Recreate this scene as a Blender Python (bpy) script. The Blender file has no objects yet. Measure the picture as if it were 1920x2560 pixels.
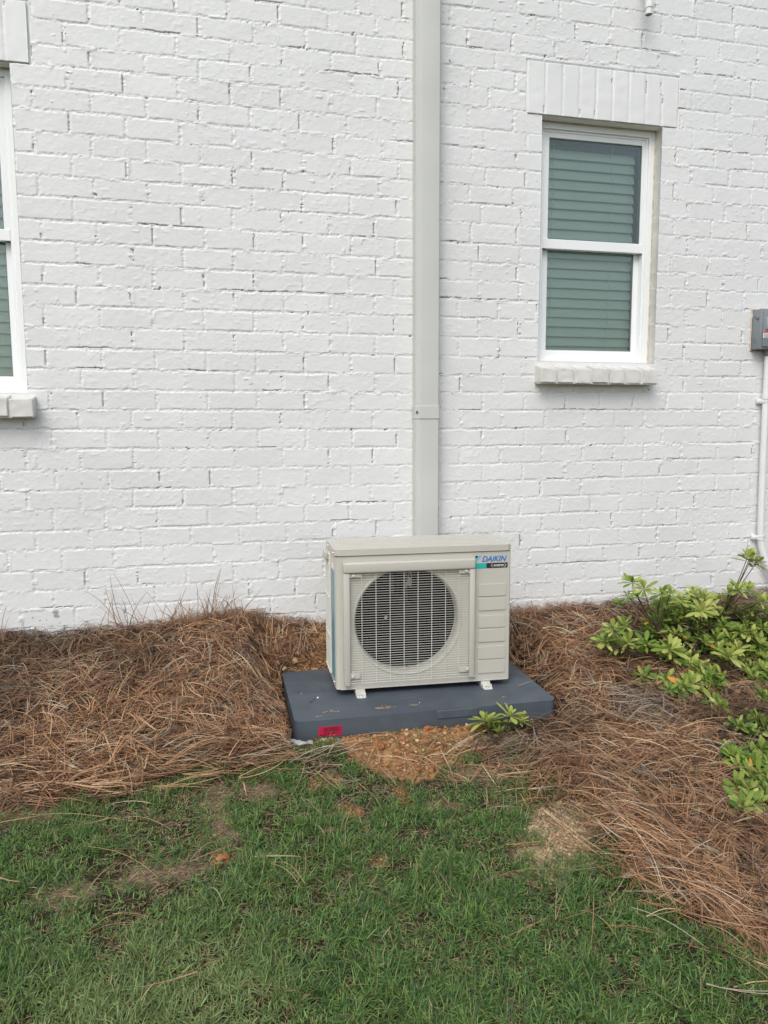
import bpy, bmesh, math, random
import numpy as np
from mathutils import Vector, Matrix
random.seed(7); RNG=np.random.default_rng(7)
sc=bpy.context.scene; COL=sc.collection
# ------------------------------------------------------------------ camera
CAM=(0.65634,-3.21294,1.08805); YAW,PITCH,ROLL=-0.2372963,0.1142589,0.003581
def cam_axes():
    cy,sy=math.cos(YAW),math.sin(YAW);cp,sp=math.cos(PITCH),math.sin(PITCH);cr,sr=math.cos(ROLL),math.sin(ROLL)
    f=Vector((-sy*cp,cy*cp,-sp));r=Vector((cy,sy,0));d=f.cross(r)
    return cr*r+sr*d,-sr*r+cr*d,f
CR,CD,CF=cam_axes()
cd=bpy.data.cameras.new('camera'); cam=bpy.data.objects.new('camera',cd); COL.objects.link(cam)
cd.sensor_fit='VERTICAL'; cd.sensor_height=32.0; cd.lens=32.0*1900/2560; cd.clip_end=400; cd.clip_start=.05
m=Matrix((CR,-CD,-CF)).transposed().to_4x4(); m.translation=CAM; cam.matrix_world=m
sc.camera=cam
sc.render.resolution_x=768; sc.render.resolution_y=1024
# ------------------------------------------------------------------ light
w=bpy.data.worlds.new('World'); sc.world=w; w.use_nodes=True
nt=w.node_tree; bg=nt.nodes['Background']
sky=nt.nodes.new('ShaderNodeTexSky'); sky.sky_type='NISHITA'; sky.sun_disc=False
SUN_EL,SUN_AZ=math.radians(50),math.radians(212)
sky.sun_elevation=SUN_EL; sky.sun_rotation=SUN_AZ; sky.dust_density=3; sky.air_density=1.0
hs=nt.nodes.new('ShaderNodeHueSaturation'); hs.inputs['Saturation'].default_value=.50
nt.links.new(sky.outputs[0],hs.inputs['Color']); nt.links.new(hs.outputs[0],bg.inputs['Color'])
bg.inputs['Strength'].default_value=.13
ld=bpy.data.lights.new('sun','SUN'); ld.energy=.95; ld.angle=math.radians(34); ld.color=(1,.98,.94)
lo=bpy.data.objects.new('sun',ld); COL.objects.link(lo); lo.location=(0,-6,8)
sd=Vector((math.sin(SUN_AZ)*math.cos(SUN_EL),math.cos(SUN_AZ)*math.cos(SUN_EL),math.sin(SUN_EL)))
lo.rotation_euler=sd.to_track_quat('Z','Y').to_euler()
sc.view_settings.view_transform='Standard'; sc.view_settings.look='None'; sc.view_settings.exposure=0.56; sc.view_settings.gamma=1
sc.view_settings.use_curve_mapping=False

# ------------------------------------------------------------------ helpers
def W(px,py,Y):          # point at depth Y seen at a photograph pixel
    d=CR*((px-960)/1900)+CD*((py-1280)/1900)+CF
    t=(Y-CAM[1])/d.y
    return Vector(CAM)+d*t
def tag(o,label=None,cat=None,group=None,kind=None):
    if label:o['label']=label
    if cat:o['category']=cat
    if group:o['group']=group
    if kind:o['kind']=kind
    return o
def empty(name,loc=(0,0,0),rz=0,**k):
    o=bpy.data.objects.new(name,None);COL.objects.link(o);o.location=loc;o.rotation_euler=(0,0,rz);o.empty_display_size=.1
    return tag(o,**k)
def link(name,me,mat,parent=None,**k):
    o=bpy.data.objects.new(name,me);COL.objects.link(o)
    if mat is not None:
        for mm in (mat if isinstance(mat,(list,tuple)) else [mat]): me.materials.append(mm)
    if parent is not None:o.parent=parent
    return tag(o,**k)
def npmesh(name,V,F,smooth=True,col=None,crack=None):
    """V (n,3) array, F list of face index arrays (m,3)/(m,4)"""
    me=bpy.data.meshes.new(name)
    V=np.asarray(V,np.float32)
    F=[f for f in F if len(f)]
    me.vertices.add(len(V)); me.vertices.foreach_set('co',V.ravel())
    loops=np.concatenate([f.ravel() for f in F]).astype(np.int32)
    cnt=np.concatenate([np.full(len(f),f.shape[1]) for f in F])
    st=np.concatenate([[0],np.cumsum(cnt)[:-1]]).astype(np.int32)
    me.loops.add(len(loops)); me.loops.foreach_set('vertex_index',loops)
    me.polygons.add(len(cnt)); me.polygons.foreach_set('loop_start',st)
    me.update(calc_edges=True)
    if smooth: me.polygons.foreach_set('use_smooth',np.ones(len(cnt),bool))
    if col is not None:
        a=me.attributes.new('Col','FLOAT_COLOR','POINT')
        c=np.ones((len(V),4),np.float32);c[:,:3]=col;a.data.foreach_set('color',c.ravel())
    if crack is not None:
        a=me.attributes.new('crack','FLOAT','POINT');a.data.foreach_set('value',crack.astype(np.float32).ravel())
    me.validate(); return me
class MB:
    def __init__(s): s.b=bmesh.new()
    def _add(s,t,mat=None):
        me=bpy.data.meshes.new('t'); t.to_mesh(me); t.free()
        if mat is not None: me.transform(mat)
        s.b.from_mesh(me); bpy.data.meshes.remove(me)
    def box(s,x0,x1,y0,y1,z0,z1,bev=0,seg=2,mat=None):
        t=bmesh.new(); bmesh.ops.create_cube(t,size=1)
        for v in t.verts: v.co=Vector(((x0+x1)/2+v.co.x*(x1-x0),(y0+y1)/2+v.co.y*(y1-y0),(z0+z1)/2+v.co.z*(z1-z0)))
        if bev: bmesh.ops.bevel(t,geom=t.edges[:],offset=bev,segments=seg,affect='EDGES',profile=.5)
        s._add(t,mat); return s
    def prism(s,pts,z0,z1,bev=0,seg=2,mat=None,top_only=False):     # outline in xy, extruded in z
        t=bmesh.new(); vs=[t.verts.new((x,y,z0)) for x,y in pts]; f=t.faces.new(vs)
        r=bmesh.ops.extrude_face_region(t,geom=[f]); nv=[g for g in r['geom'] if isinstance(g,bmesh.types.BMVert)]
        for v in nv: v.co.z=z1
        bmesh.ops.recalc_face_normals(t,faces=t.faces[:])
        if bev:
            es=[e for e in t.edges if (abs(e.verts[0].co.z-e.verts[1].co.z)<1e-6) and (not top_only or e.verts[0].co.z==max(z0,z1))]
            bmesh.ops.bevel(t,geom=es,offset=bev,segments=seg,affect='EDGES',profile=.5)
        s._add(t,mat); return s
    def tube(s,pts,r,n=10,cap=True):
        t=bmesh.new(); rings=[];P=[Vector(p) for p in pts]; R=r if hasattr(r,'__len__') else [r]*len(P)
        up=None
        for i,p in enumerate(P):
            d=(P[min(i+1,len(P)-1)]-P[max(i-1,0)]).normalized()
            if up is None: up=d.orthogonal().normalized()
            a=(up-d*up.dot(d)).normalized(); up=a; b=d.cross(a)
            rings.append([t.verts.new(p+(a*math.cos(2*math.pi*k/n)+b*math.sin(2*math.pi*k/n))*R[i]) for k in range(n)])
        for i in range(len(P)-1):
            for k in range(n): t.faces.new((rings[i][k],rings[i][(k+1)%n],rings[i+1][(k+1)%n],rings[i+1][k]))
        if cap: t.faces.new(rings[0][::-1]); t.faces.new(rings[-1])
        s._add(t); return s
    def cyl(s,p,q,r,n=20): return s.tube([p,q],r,n)
    def poly(s,V,F):
        vs=[s.b.verts.new(v) for v in V]
        for f in F: s.b.faces.new([vs[i] for i in f])
        return s
    def build(s,name,mat,parent=None,smooth=None,**k):
        me=bpy.data.meshes.new(name); bmesh.ops.recalc_face_normals(s.b,faces=s.b.faces[:]) if False else None
        s.b.to_mesh(me); s.b.free()
        if smooth is not None:
            me.polygons.foreach_set('use_smooth',[True]*len(me.polygons)); me.set_sharp_from_angle(angle=math.radians(smooth))
        return link(name,me,mat,parent,**k)
def rrect(x0,x1,y0,y1,r,n=5):
    o=[]
    for cx,cy,a in ((x1-r,y1-r,0),(x0+r,y1-r,90),(x0+r,y0+r,180),(x1-r,y0+r,270)):
        for k in range(n+1):
            t=math.radians(a+90*k/n); o.append((cx+r*math.cos(t),cy+r*math.sin(t)))
    return o
def vn(x,y,s,seed):      # smooth value noise 0..1
    r=np.random.default_rng(seed).random((256,256))
    x=np.asarray(x)*s+1000.3+seed;y=np.asarray(y)*s+2000.7
    xi=np.floor(x).astype(np.int64);yi=np.floor(y).astype(np.int64);fx=x-xi;fy=y-yi
    fx=fx*fx*(3-2*fx);fy=fy*fy*(3-2*fy)
    a=r[xi&255,yi&255];b=r[(xi+1)&255,yi&255];c=r[xi&255,(yi+1)&255];d=r[(xi+1)&255,(yi+1)&255]
    return (a*(1-fx)+b*fx)*(1-fy)+(c*(1-fx)+d*fx)*fy
def fbm(x,y,s,seed,o=3):
    t=0;a=1;n=0
    for i in range(o): t=t+a*vn(x,y,s*2**i,seed+i*17);n+=a;a*=.5
    return t/n
def ss(a,b,x): t=np.clip((x-a)/(b-a),0,1);return t*t*(3-2*t)
# ------------------------------------------------------------------ materials
def mat(name,col=(.5,.5,.5),rough=.5,metal=0,noise=0,nscale=8,bump=0,bscale=200,attr=None,spec=.5,col2=None,trans=0,bdist=.001,crack=False,fac=(.35,.65)):
    m=bpy.data.materials.new(name); m.use_nodes=True; n=m.node_tree; b=n.nodes['Principled BSDF']; L=n.links.new
    b.inputs['Roughness'].default_value=rough; b.inputs['Metallic'].default_value=metal; b.inputs['Specular IOR Level'].default_value=spec
    tc=n.nodes.new('ShaderNodeTexCoord'); src=None
    if attr:
        a=n.nodes.new('ShaderNodeAttribute');a.attribute_name=attr;src=a.outputs['Color']
    else:
        r=n.nodes.new('ShaderNodeRGB');r.outputs[0].default_value=(*col,1);src=r.outputs[0]
    if noise or col2:
        t=n.nodes.new('ShaderNodeTexNoise');t.inputs['Scale'].default_value=nscale;t.inputs['Detail'].default_value=6
        L(tc.outputs['Object'],t.inputs['Vector'])
        mr=n.nodes.new('ShaderNodeMapRange');mr.inputs[1].default_value=fac[0];mr.inputs[2].default_value=fac[1]
        L(t.outputs[0],mr.inputs[0])
        mx=n.nodes.new('ShaderNodeMix');mx.data_type='RGBA'
        if col2: mx.inputs['B'].default_value=(*col2,1)
        else:
            g=n.nodes.new('ShaderNodeMix');g.data_type='RGBA';g.blend_type='MULTIPLY';g.inputs['Factor'].default_value=1
            L(src,g.inputs['A']);g.inputs['B'].default_value=(1-noise,)*3+(1,);L(g.outputs['Result'],mx.inputs['B'])
        L(mr.outputs[0],mx.inputs['Factor']);L(src,mx.inputs['A']);src=mx.outputs['Result']
    if crack:
        a=n.nodes.new('ShaderNodeAttribute');a.attribute_name='crack'
        mx=n.nodes.new('ShaderNodeMix');mx.data_type='RGBA';mx.inputs['B'].default_value=(.16,.155,.145,1)
        L(a.outputs['Fac'],mx.inputs['Factor']);L(src,mx.inputs['A']);src=mx.outputs['Result']
    L(src,b.inputs['Base Color'])
    if bump:
        t=n.nodes.new('ShaderNodeTexNoise');t.inputs['Scale'].default_value=bscale;t.inputs['Detail'].default_value=4
        L(tc.outputs['Object'],t.inputs['Vector'])
        bp=n.nodes.new('ShaderNodeBump');bp.inputs['Strength'].default_value=bump;bp.inputs['Distance'].default_value=bdist
        L(t.outputs[0],bp.inputs['Height']);L(bp.outputs[0],b.inputs['Normal'])
    if trans:
        tr=n.nodes.new('ShaderNodeBsdfTranslucent');L(src,tr.inputs['Color'])
        ms=n.nodes.new('ShaderNodeMixShader');ms.inputs[0].default_value=trans
        out=[q for q in n.nodes if q.type=='OUTPUT_MATERIAL'][0]
        L(b.outputs[0],ms.inputs[1]);L(tr.outputs[0],ms.inputs[2]);L(ms.outputs[0],out.inputs['Surface'])
    return m
M=dict(
 brick=mat('painted_brick',(.735,.745,.74),.5,noise=.05,nscale=3,bump=.5,bscale=230,bdist=.0011,crack=True),
 sillpaint=mat('sill_paint',(.66,.655,.62),.55,noise=.08,nscale=20,bump=.5,bscale=200,crack=True),
 vinyl=mat('white_vinyl',(.80,.82,.82),.35),
 headrail=mat('headrail_shade',(.16,.18,.175),.6),  # dark colour stands in for the frame's shadow and reflection on the rail
 caulk=mat('tan_caulk',(.66,.58,.46),.7,noise=.3,nscale=40),
 splash=mat('dried_clay',(.27,.20,.13),.9),
 jamb=mat('cream_jamb',(.88,.87,.82),.6,noise=.1,nscale=15,bump=.3,bscale=200),
 blind=mat('blind_slat',(.80,.83,.80),.5),
 dark=mat('room_dark',(.03,.035,.035),.8),
 cover=mat('cover_vinyl',(.53,.54,.515),.42,noise=.06,nscale=5),
 case=mat('beige_case',(.49,.475,.42),.38,noise=.03,nscale=4,bump=.06,bscale=900,bdist=.0004),
 wire=mat('beige_wire',(.66,.65,.59),.4),
 black=mat('black_plastic',(.012,.012,.014),.5),
 fan=mat('fan_plastic',(.010,.010,.012),.8,spec=.1),
 coil=mat('coil_fins',(.008,.008,.014),.8,spec=.1,noise=.5,nscale=60),
 metal=mat('bright_metal',(.7,.7,.7),.28,metal=1),
 teal=mat('teal_film',(.11,.33,.41),.35,noise=.25,nscale=6),
 pad=mat('slate_pad',(.076,.095,.114),.6,noise=.25,nscale=9,bump=.3,bscale=350),
 padl=mat('slate_plate',(.075,.095,.118),.45,noise=.2,nscale=30),
 pink=mat('pink_sticker',(.50,.010,.06),.5,noise=.2,nscale=60),
 ink=mat('black_ink',(.02,.012,.015),.6),
 cyan=mat('cyan_ink',(.08,.45,.66),.45), blue=mat('blue_ink',(.01,.16,.50),.45), tealink=mat('teal_ink',(.02,.40,.38),.45),
 white=mat('white_ink',(.8,.8,.8),.5), red=mat('red_ink',(.6,.05,.06),.5), yellow=mat('yellow_ink',(.75,.55,.05),.5),
 foot=mat('foot_steel',(.62,.62,.57),.4,noise=.15,nscale=60),
 box=mat('grey_box',(.22,.245,.265),.45,noise=.1,nscale=20),
 boxd=mat('grey_box_dark',(.14,.155,.17),.4),
 bulge=mat('clear_bulge',(.30,.33,.35),.12),
 pvc=mat('white_pvc',(.74,.75,.74),.4,noise=.05,nscale=10),
 leaf=mat('azalea_leaf',attr='Col',rough=.55,trans=.28,spec=.22),
 stem=mat('bush_stem',(.060,.032,.022),.8,noise=.4,nscale=60),
 straw=mat('pine_needle',attr='Col',rough=.5,spec=.35),
 grass=mat('grass_blade',attr='Col',rough=.5,trans=.3,spec=.35),
 soil=mat('soil',attr='Col',rough=.95,noise=.55,nscale=45,bump=1,bscale=90,bdist=.01,spec=.1),
 clod=mat('clay_clod',attr='Col',rough=.95,noise=.3,nscale=120,bump=.8,bscale=300,bdist=.002,spec=.1),
 paleclod=mat('pale_clay',(.52,.36,.20),.95,noise=.4,nscale=70,bump=1,bscale=200,bdist=.003,spec=.1),
 orangeclod=mat('orange_clay',(.40,.17,.075),.95,noise=.4,nscale=70,bump=1,bscale=200,bdist=.003,spec=.1),
 redrock=mat('red_rock',(.22,.12,.10),.9,noise=.3,nscale=60,bump=.8,bscale=200,bdist=.002,spec=.2),
 bark=mat('twig_bark',(.42,.29,.19),.9,noise=.4,nscale=90),
)
def glassmat():
    m=bpy.data.materials.new('tinted_glass');m.use_nodes=True;n=m.node_tree;n.nodes.clear();L=n.links.new
    o=n.nodes.new('ShaderNodeOutputMaterial');t=n.nodes.new('ShaderNodeBsdfTransparent');t.inputs[0].default_value=(.845,.908,.88,1)
    g=n.nodes.new('ShaderNodeBsdfGlossy');g.inputs['Roughness'].default_value=.02;g.inputs['Color'].default_value=(.9,.95,.93,1)
    f=n.nodes.new('ShaderNodeFresnel');f.inputs[0].default_value=1.5
    mu=n.nodes.new('ShaderNodeMath');mu.operation='MULTIPLY';mu.inputs[1].default_value=1.5
    x=n.nodes.new('ShaderNodeMixShader');L(f.outputs[0],mu.inputs[0]);L(mu.outputs[0],x.inputs[0]);L(t.outputs[0],x.inputs[1]);L(g.outputs[0],x.inputs[2]);L(x.outputs[0],o.inputs[0])
    return m
M['glass']=glassmat()
# ------------------------------------------------------------------ house
house=empty('house',(0,0,0),label='white painted brick house wall behind the outdoor unit',cat='house')
BED=[[2.979, 2.976, 2.974], [2.9, 2.897, 2.894], [2.82, 2.817, 2.815], [2.741, 2.738, 2.736], [2.661, 2.66, 2.664], [2.582, 2.581, 2.586], [2.497, 2.508, 2.505], [2.424, 2.432, 2.424], [2.344, 2.342, 2.337], [2.266, 2.26, 2.262], [2.186, 2.183, 2.186], [2.107, 2.107, 2.106], [2.029, 2.033, 2.03], [1.952, 1.952, 1.948], [1.866, 1.867, 1.865], [1.788, 1.788, 1.782], [1.706, 1.708, 1.711], [1.625, 1.63, 1.629], [1.548, 1.551, 1.544], [1.468, 1.468, 1.464], [1.388, 1.384, 1.386], [1.309, 1.302, 1.31], [1.23, 1.225, 1.236], [1.152, 1.147, 1.152], [1.075, 1.067, 1.075], [0.997, 0.99, 0.994], [0.914, 0.91, 0.918], [0.834, 0.829, 0.841], [0.76, 0.75, 0.761], [0.674, 0.675, 0.679], [0.598, 0.596, 0.6], [0.514, 0.516, 0.517], [0.435, 0.437, 0.438], [0.361, 0.357, 0.358], [0.282, 0.278, 0.282], [0.203, 0.199, 0.203], [0.123, 0.119, 0.123]]
HJ=[None, [-0.759, -0.56, -0.361, -0.162, 0.037, 0.236, 0.435, 0.634, 0.833, 1.032, 1.231, 1.43, 1.629, 1.828, 2.023, 2.219, 2.466, 2.714, 2.893, 3.092, 3.291, 3.49, 3.689, 3.888, 4.087, 4.286], [-0.866, -0.667, -0.468, -0.269, -0.07, 0.129, 0.328, 0.527, 0.726, 0.925, 1.124, 1.326, 1.521, 1.723, 1.921, 2.113, 2.298, 2.46, 2.623, 2.823, 3.015, 3.215, 3.414, 3.613, 3.812, 4.011, 4.21], [-0.775, -0.576, -0.377, -0.178, 0.021, 0.22, 0.419, 0.617, 0.815, 1.013, 1.211, 1.407, 1.604, 1.802, 2.001, 2.2, 2.35, 2.5, 2.704, 2.901, 3.1, 3.299, 3.498, 3.697, 3.896, 4.095, 4.294], [-0.893, -0.694, -0.495, -0.296, -0.097, 0.102, 0.301, 0.496, 0.703, 0.911, 1.118, 1.324, 1.527, 1.728, 1.926, 2.148, 2.369, 2.591, 2.798, 2.997, 3.193, 3.392, 3.591, 3.79, 3.989, 4.188, 4.387], [-0.785, -0.586, -0.387, -0.188, 0.011, 0.21, 0.411, 0.615, 0.82, 1.024, 1.22, 1.422, 1.621, 1.82, 2.021, 2.236, 2.452, 2.668, 2.883, 3.089, 3.288, 3.487, 3.686, 3.885, 4.084, 4.283], [-0.895, -0.696, -0.497, -0.298, -0.099, 0.1, 0.299, 0.497, 0.699, 0.9, 1.102, 1.305, 1.504, 1.705, 1.899, 2.084, 2.27, 2.455, 2.64, 2.826, 3.011, 3.215, 3.414, 3.613, 3.812, 4.011, 4.21], [-0.781, -0.582, -0.383, -0.184, 0.015, 0.214, 0.417, 0.617, 0.818, 1.018, 1.215, 1.41, 1.61, 1.809, 2.013, 2.233, 2.454, 2.674, 2.894, 3.09, 3.292, 3.491, 3.69, 3.889, 4.088, 4.287], [-0.705, -0.506, -0.307, -0.108, 0.091, 0.296, 0.497, 0.695, 0.892, 1.09, 1.282, 1.481, 1.68, 1.88, 2.075, 2.259, 2.444, 2.628, 2.812, 3.012, 3.215, 3.414, 3.613, 3.812, 4.011, 4.21], [-0.778, -0.579, -0.38, -0.181, 0.018, 0.217, 0.418, 0.621, 0.823, 1.026, 1.229, 1.431, 1.628, 1.824, 2.027, 2.243, 2.459, 2.675, 2.891, 3.094, 3.286, 3.485, 3.684, 3.883, 4.082, 4.281], [-0.707, -0.508, -0.309, -0.11, 0.089, 0.292, 0.493, 0.695, 0.897, 1.099, 1.298, 1.5, 1.694, 1.888, 2.076, 2.259, 2.442, 2.626, 2.809, 3.018, 3.216, 3.415, 3.614, 3.813, 4.012, 4.211], [-0.777, -0.578, -0.379, -0.18, 0.019, 0.218, 0.42, 0.62, 0.821, 1.021, 1.221, 1.418, 1.616, 1.814, 2.016, 2.233, 2.45, 2.667, 2.884, 3.082, 3.285, 3.484, 3.683, 3.882, 4.081, 4.28], [-0.701, -0.502, -0.303, -0.104, 0.095, 0.295, 0.494, 0.695, 0.895, 1.096, 1.293, 1.495, 1.683, 1.871, 2.059, 2.247, 2.435, 2.623, 2.811, 3.011, 3.21, 3.409, 3.608, 3.807, 4.006, 4.205], [-0.78, -0.581, -0.382, -0.183, 0.016, 0.215, 0.423, 0.618, 0.814, 1.01, 1.205, 1.399, 1.612, 1.825, 2.038, 2.25, 2.463, 2.676, 2.889, 3.09, 3.292, 3.491, 3.69, 3.889, 4.088, 4.287], [-0.895, -0.696, -0.497, -0.298, -0.099, 0.1, 0.299, 0.506, 0.703, 0.901, 1.098, 1.298, 1.489, 1.677, 1.865, 2.053, 2.24, 2.428, 2.616, 2.804, 3.006, 3.203, 3.402, 3.601, 3.8, 3.999, 4.198, 4.397], [-0.773, -0.574, -0.375, -0.176, 0.023, 0.222, 0.42, 0.617, 0.814, 1.011, 1.211, 1.407, 1.619, 1.83, 2.042, 2.254, 2.466, 2.677, 2.889, 3.086, 3.286, 3.485, 3.684, 3.883, 4.082, 4.281], [-0.898, -0.699, -0.5, -0.301, -0.102, 0.097, 0.299, 0.5, 0.698, 0.895, 1.093, 1.29, 1.484, 1.674, 1.863, 2.053, 2.242, 2.432, 2.621, 2.811, 3.009, 3.204, 3.403, 3.602, 3.801, 4.0, 4.199, 4.398], [-0.781, -0.582, -0.383, -0.184, 0.015, 0.214, 0.415, 0.615, 0.814, 1.014, 1.207, 1.395, 1.582, 1.769, 1.956, 2.143, 2.33, 2.517, 2.704, 2.891, 3.089, 3.29, 3.489, 3.688, 3.887, 4.086, 4.285], [-0.704, -0.505, -0.306, -0.107, 0.092, 0.294, 0.491, 0.69, 0.89, 1.089, 1.282, 1.486, 1.675, 1.864, 2.053, 2.241, 2.43, 2.619, 2.808, 3.01, 3.209, 3.408, 3.607, 3.806, 4.005, 4.204], [-0.779, -0.58, -0.381, -0.182, 0.017, 0.216, 0.413, 0.612, 0.81, 1.009, 1.205, 1.399, 1.586, 1.773, 1.96, 2.146, 2.333, 2.52, 2.707, 2.894, 3.096, 3.295, 3.494, 3.693, 3.892, 4.091, 4.29], [-0.703, -0.504, -0.305, -0.106, 0.093, 0.296, 0.496, 0.695, 0.895, 1.094, 1.291, 1.488, 1.685, 1.882, 2.07, 2.254, 2.438, 2.621, 2.805, 3.012, 3.21, 3.409, 3.608, 3.807, 4.006, 4.205], [-0.78, -0.581, -0.382, -0.183, 0.016, 0.215, 0.412, 0.609, 0.807, 1.004, 1.199, 1.396, 1.589, 1.782, 1.981, 2.144, 2.333, 2.522, 2.712, 2.901, 3.098, 3.304, 3.503, 3.702, 3.901, 4.1, 4.299], [-0.701, -0.502, -0.303, -0.104, 0.095, 0.296, 0.496, 0.696, 0.896, 1.096, 1.294, 1.492, 1.689, 1.886, 2.087, 2.289, 2.463, 2.637, 2.811, 3.007, 3.202, 3.401, 3.6, 3.799, 3.998, 4.197, 4.396], [-0.797, -0.598, -0.399, -0.2, -0.001, 0.198, 0.397, 0.596, 0.795, 0.994, 1.187, 1.386, 1.586, 1.785, 1.977, 2.188, 2.385, 2.54, 2.694, 2.898, 3.099, 3.298, 3.497, 3.696, 3.895, 4.094, 4.293], [-0.897, -0.698, -0.499, -0.3, -0.101, 0.098, 0.3, 0.499, 0.698, 0.897, 1.096, 1.297, 1.494, 1.69, 1.886, 2.09, 2.3, 2.594, 2.792, 2.989, 3.19, 3.389, 3.588, 3.787, 3.986, 4.185, 4.384], [-0.798, -0.599, -0.4, -0.201, -0.002, 0.199, 0.398, 0.598, 0.797, 0.997, 1.194, 1.386, 1.584, 1.782, 1.975, 2.177, 2.38, 2.54, 2.701, 2.897, 3.097, 3.298, 3.497, 3.696, 3.895, 4.094, 4.293], [-0.894, -0.695, -0.496, -0.297, -0.098, 0.101, 0.301, 0.5, 0.699, 0.898, 1.097, 1.289, 1.489, 1.688, 1.888, 2.084, 2.29, 2.44, 2.589, 2.791, 2.999, 3.198, 3.397, 3.596, 3.795, 3.994, 4.193, 4.392], [-0.801, -0.602, -0.403, -0.204, -0.005, 0.192, 0.391, 0.589, 0.787, 0.985, 1.183, 1.374, 1.572, 1.77, 1.972, 2.176, 2.377, 2.538, 2.699, 2.897, 3.097, 3.299, 3.498, 3.697, 3.896, 4.095, 4.294], [-0.71, -0.511, -0.312, -0.113, 0.086, 0.281, 0.483, 0.684, 0.886, 1.087, 1.279, 1.478, 1.677, 1.876, 2.075, 2.277, 2.43, 2.582, 2.785, 2.988, 3.188, 3.387, 3.586, 3.785, 3.984, 4.183, 4.382], [-0.778, -0.579, -0.38, -0.181, 0.018, 0.219, 0.415, 0.612, 0.81, 1.007, 1.211, 1.403, 1.598, 1.794, 1.986, 2.184, 2.382, 2.544, 2.705, 2.894, 3.1, 3.298, 3.497, 3.696, 3.895, 4.094, 4.293], [-0.884, -0.685, -0.486, -0.287, -0.088, 0.11, 0.308, 0.505, 0.702, 0.9, 1.097, 1.294, 1.49, 1.687, 1.883, 2.08, 2.278, 2.432, 2.585, 2.787, 2.988, 3.189, 3.388, 3.587, 3.786, 3.985, 4.184, 4.383], [-0.792, -0.593, -0.394, -0.195, 0.004, 0.197, 0.398, 0.59, 0.782, 0.973, 1.165, 1.357, 1.548, 1.74, 1.932, 2.124, 2.315, 2.507, 2.699, 2.896, 3.1, 3.305, 3.504, 3.703, 3.902, 4.101, 4.3], [-0.726, -0.527, -0.328, -0.129, 0.07, 0.269, 0.461, 0.655, 0.849, 1.043, 1.237, 1.431, 1.626, 1.82, 2.014, 2.208, 2.402, 2.596, 2.793, 2.996, 3.195, 3.394, 3.593, 3.792, 3.991, 4.19, 4.389], [-0.848, -0.649, -0.45, -0.251, -0.052, 0.148, 0.344, 0.541, 0.737, 0.934, 1.13, 1.327, 1.523, 1.72, 1.916, 2.113, 2.309, 2.506, 2.702, 2.895, 3.103, 3.302, 3.501, 3.7, 3.899, 4.098, 4.297], [-0.741, -0.542, -0.343, -0.144, 0.055, 0.251, 0.446, 0.642, 0.838, 1.034, 1.229, 1.425, 1.621, 1.816, 2.012, 2.208, 2.404, 2.599, 2.795, 3.001, 3.201, 3.4, 3.599, 3.798, 3.997, 4.196, 4.395], None]

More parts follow.
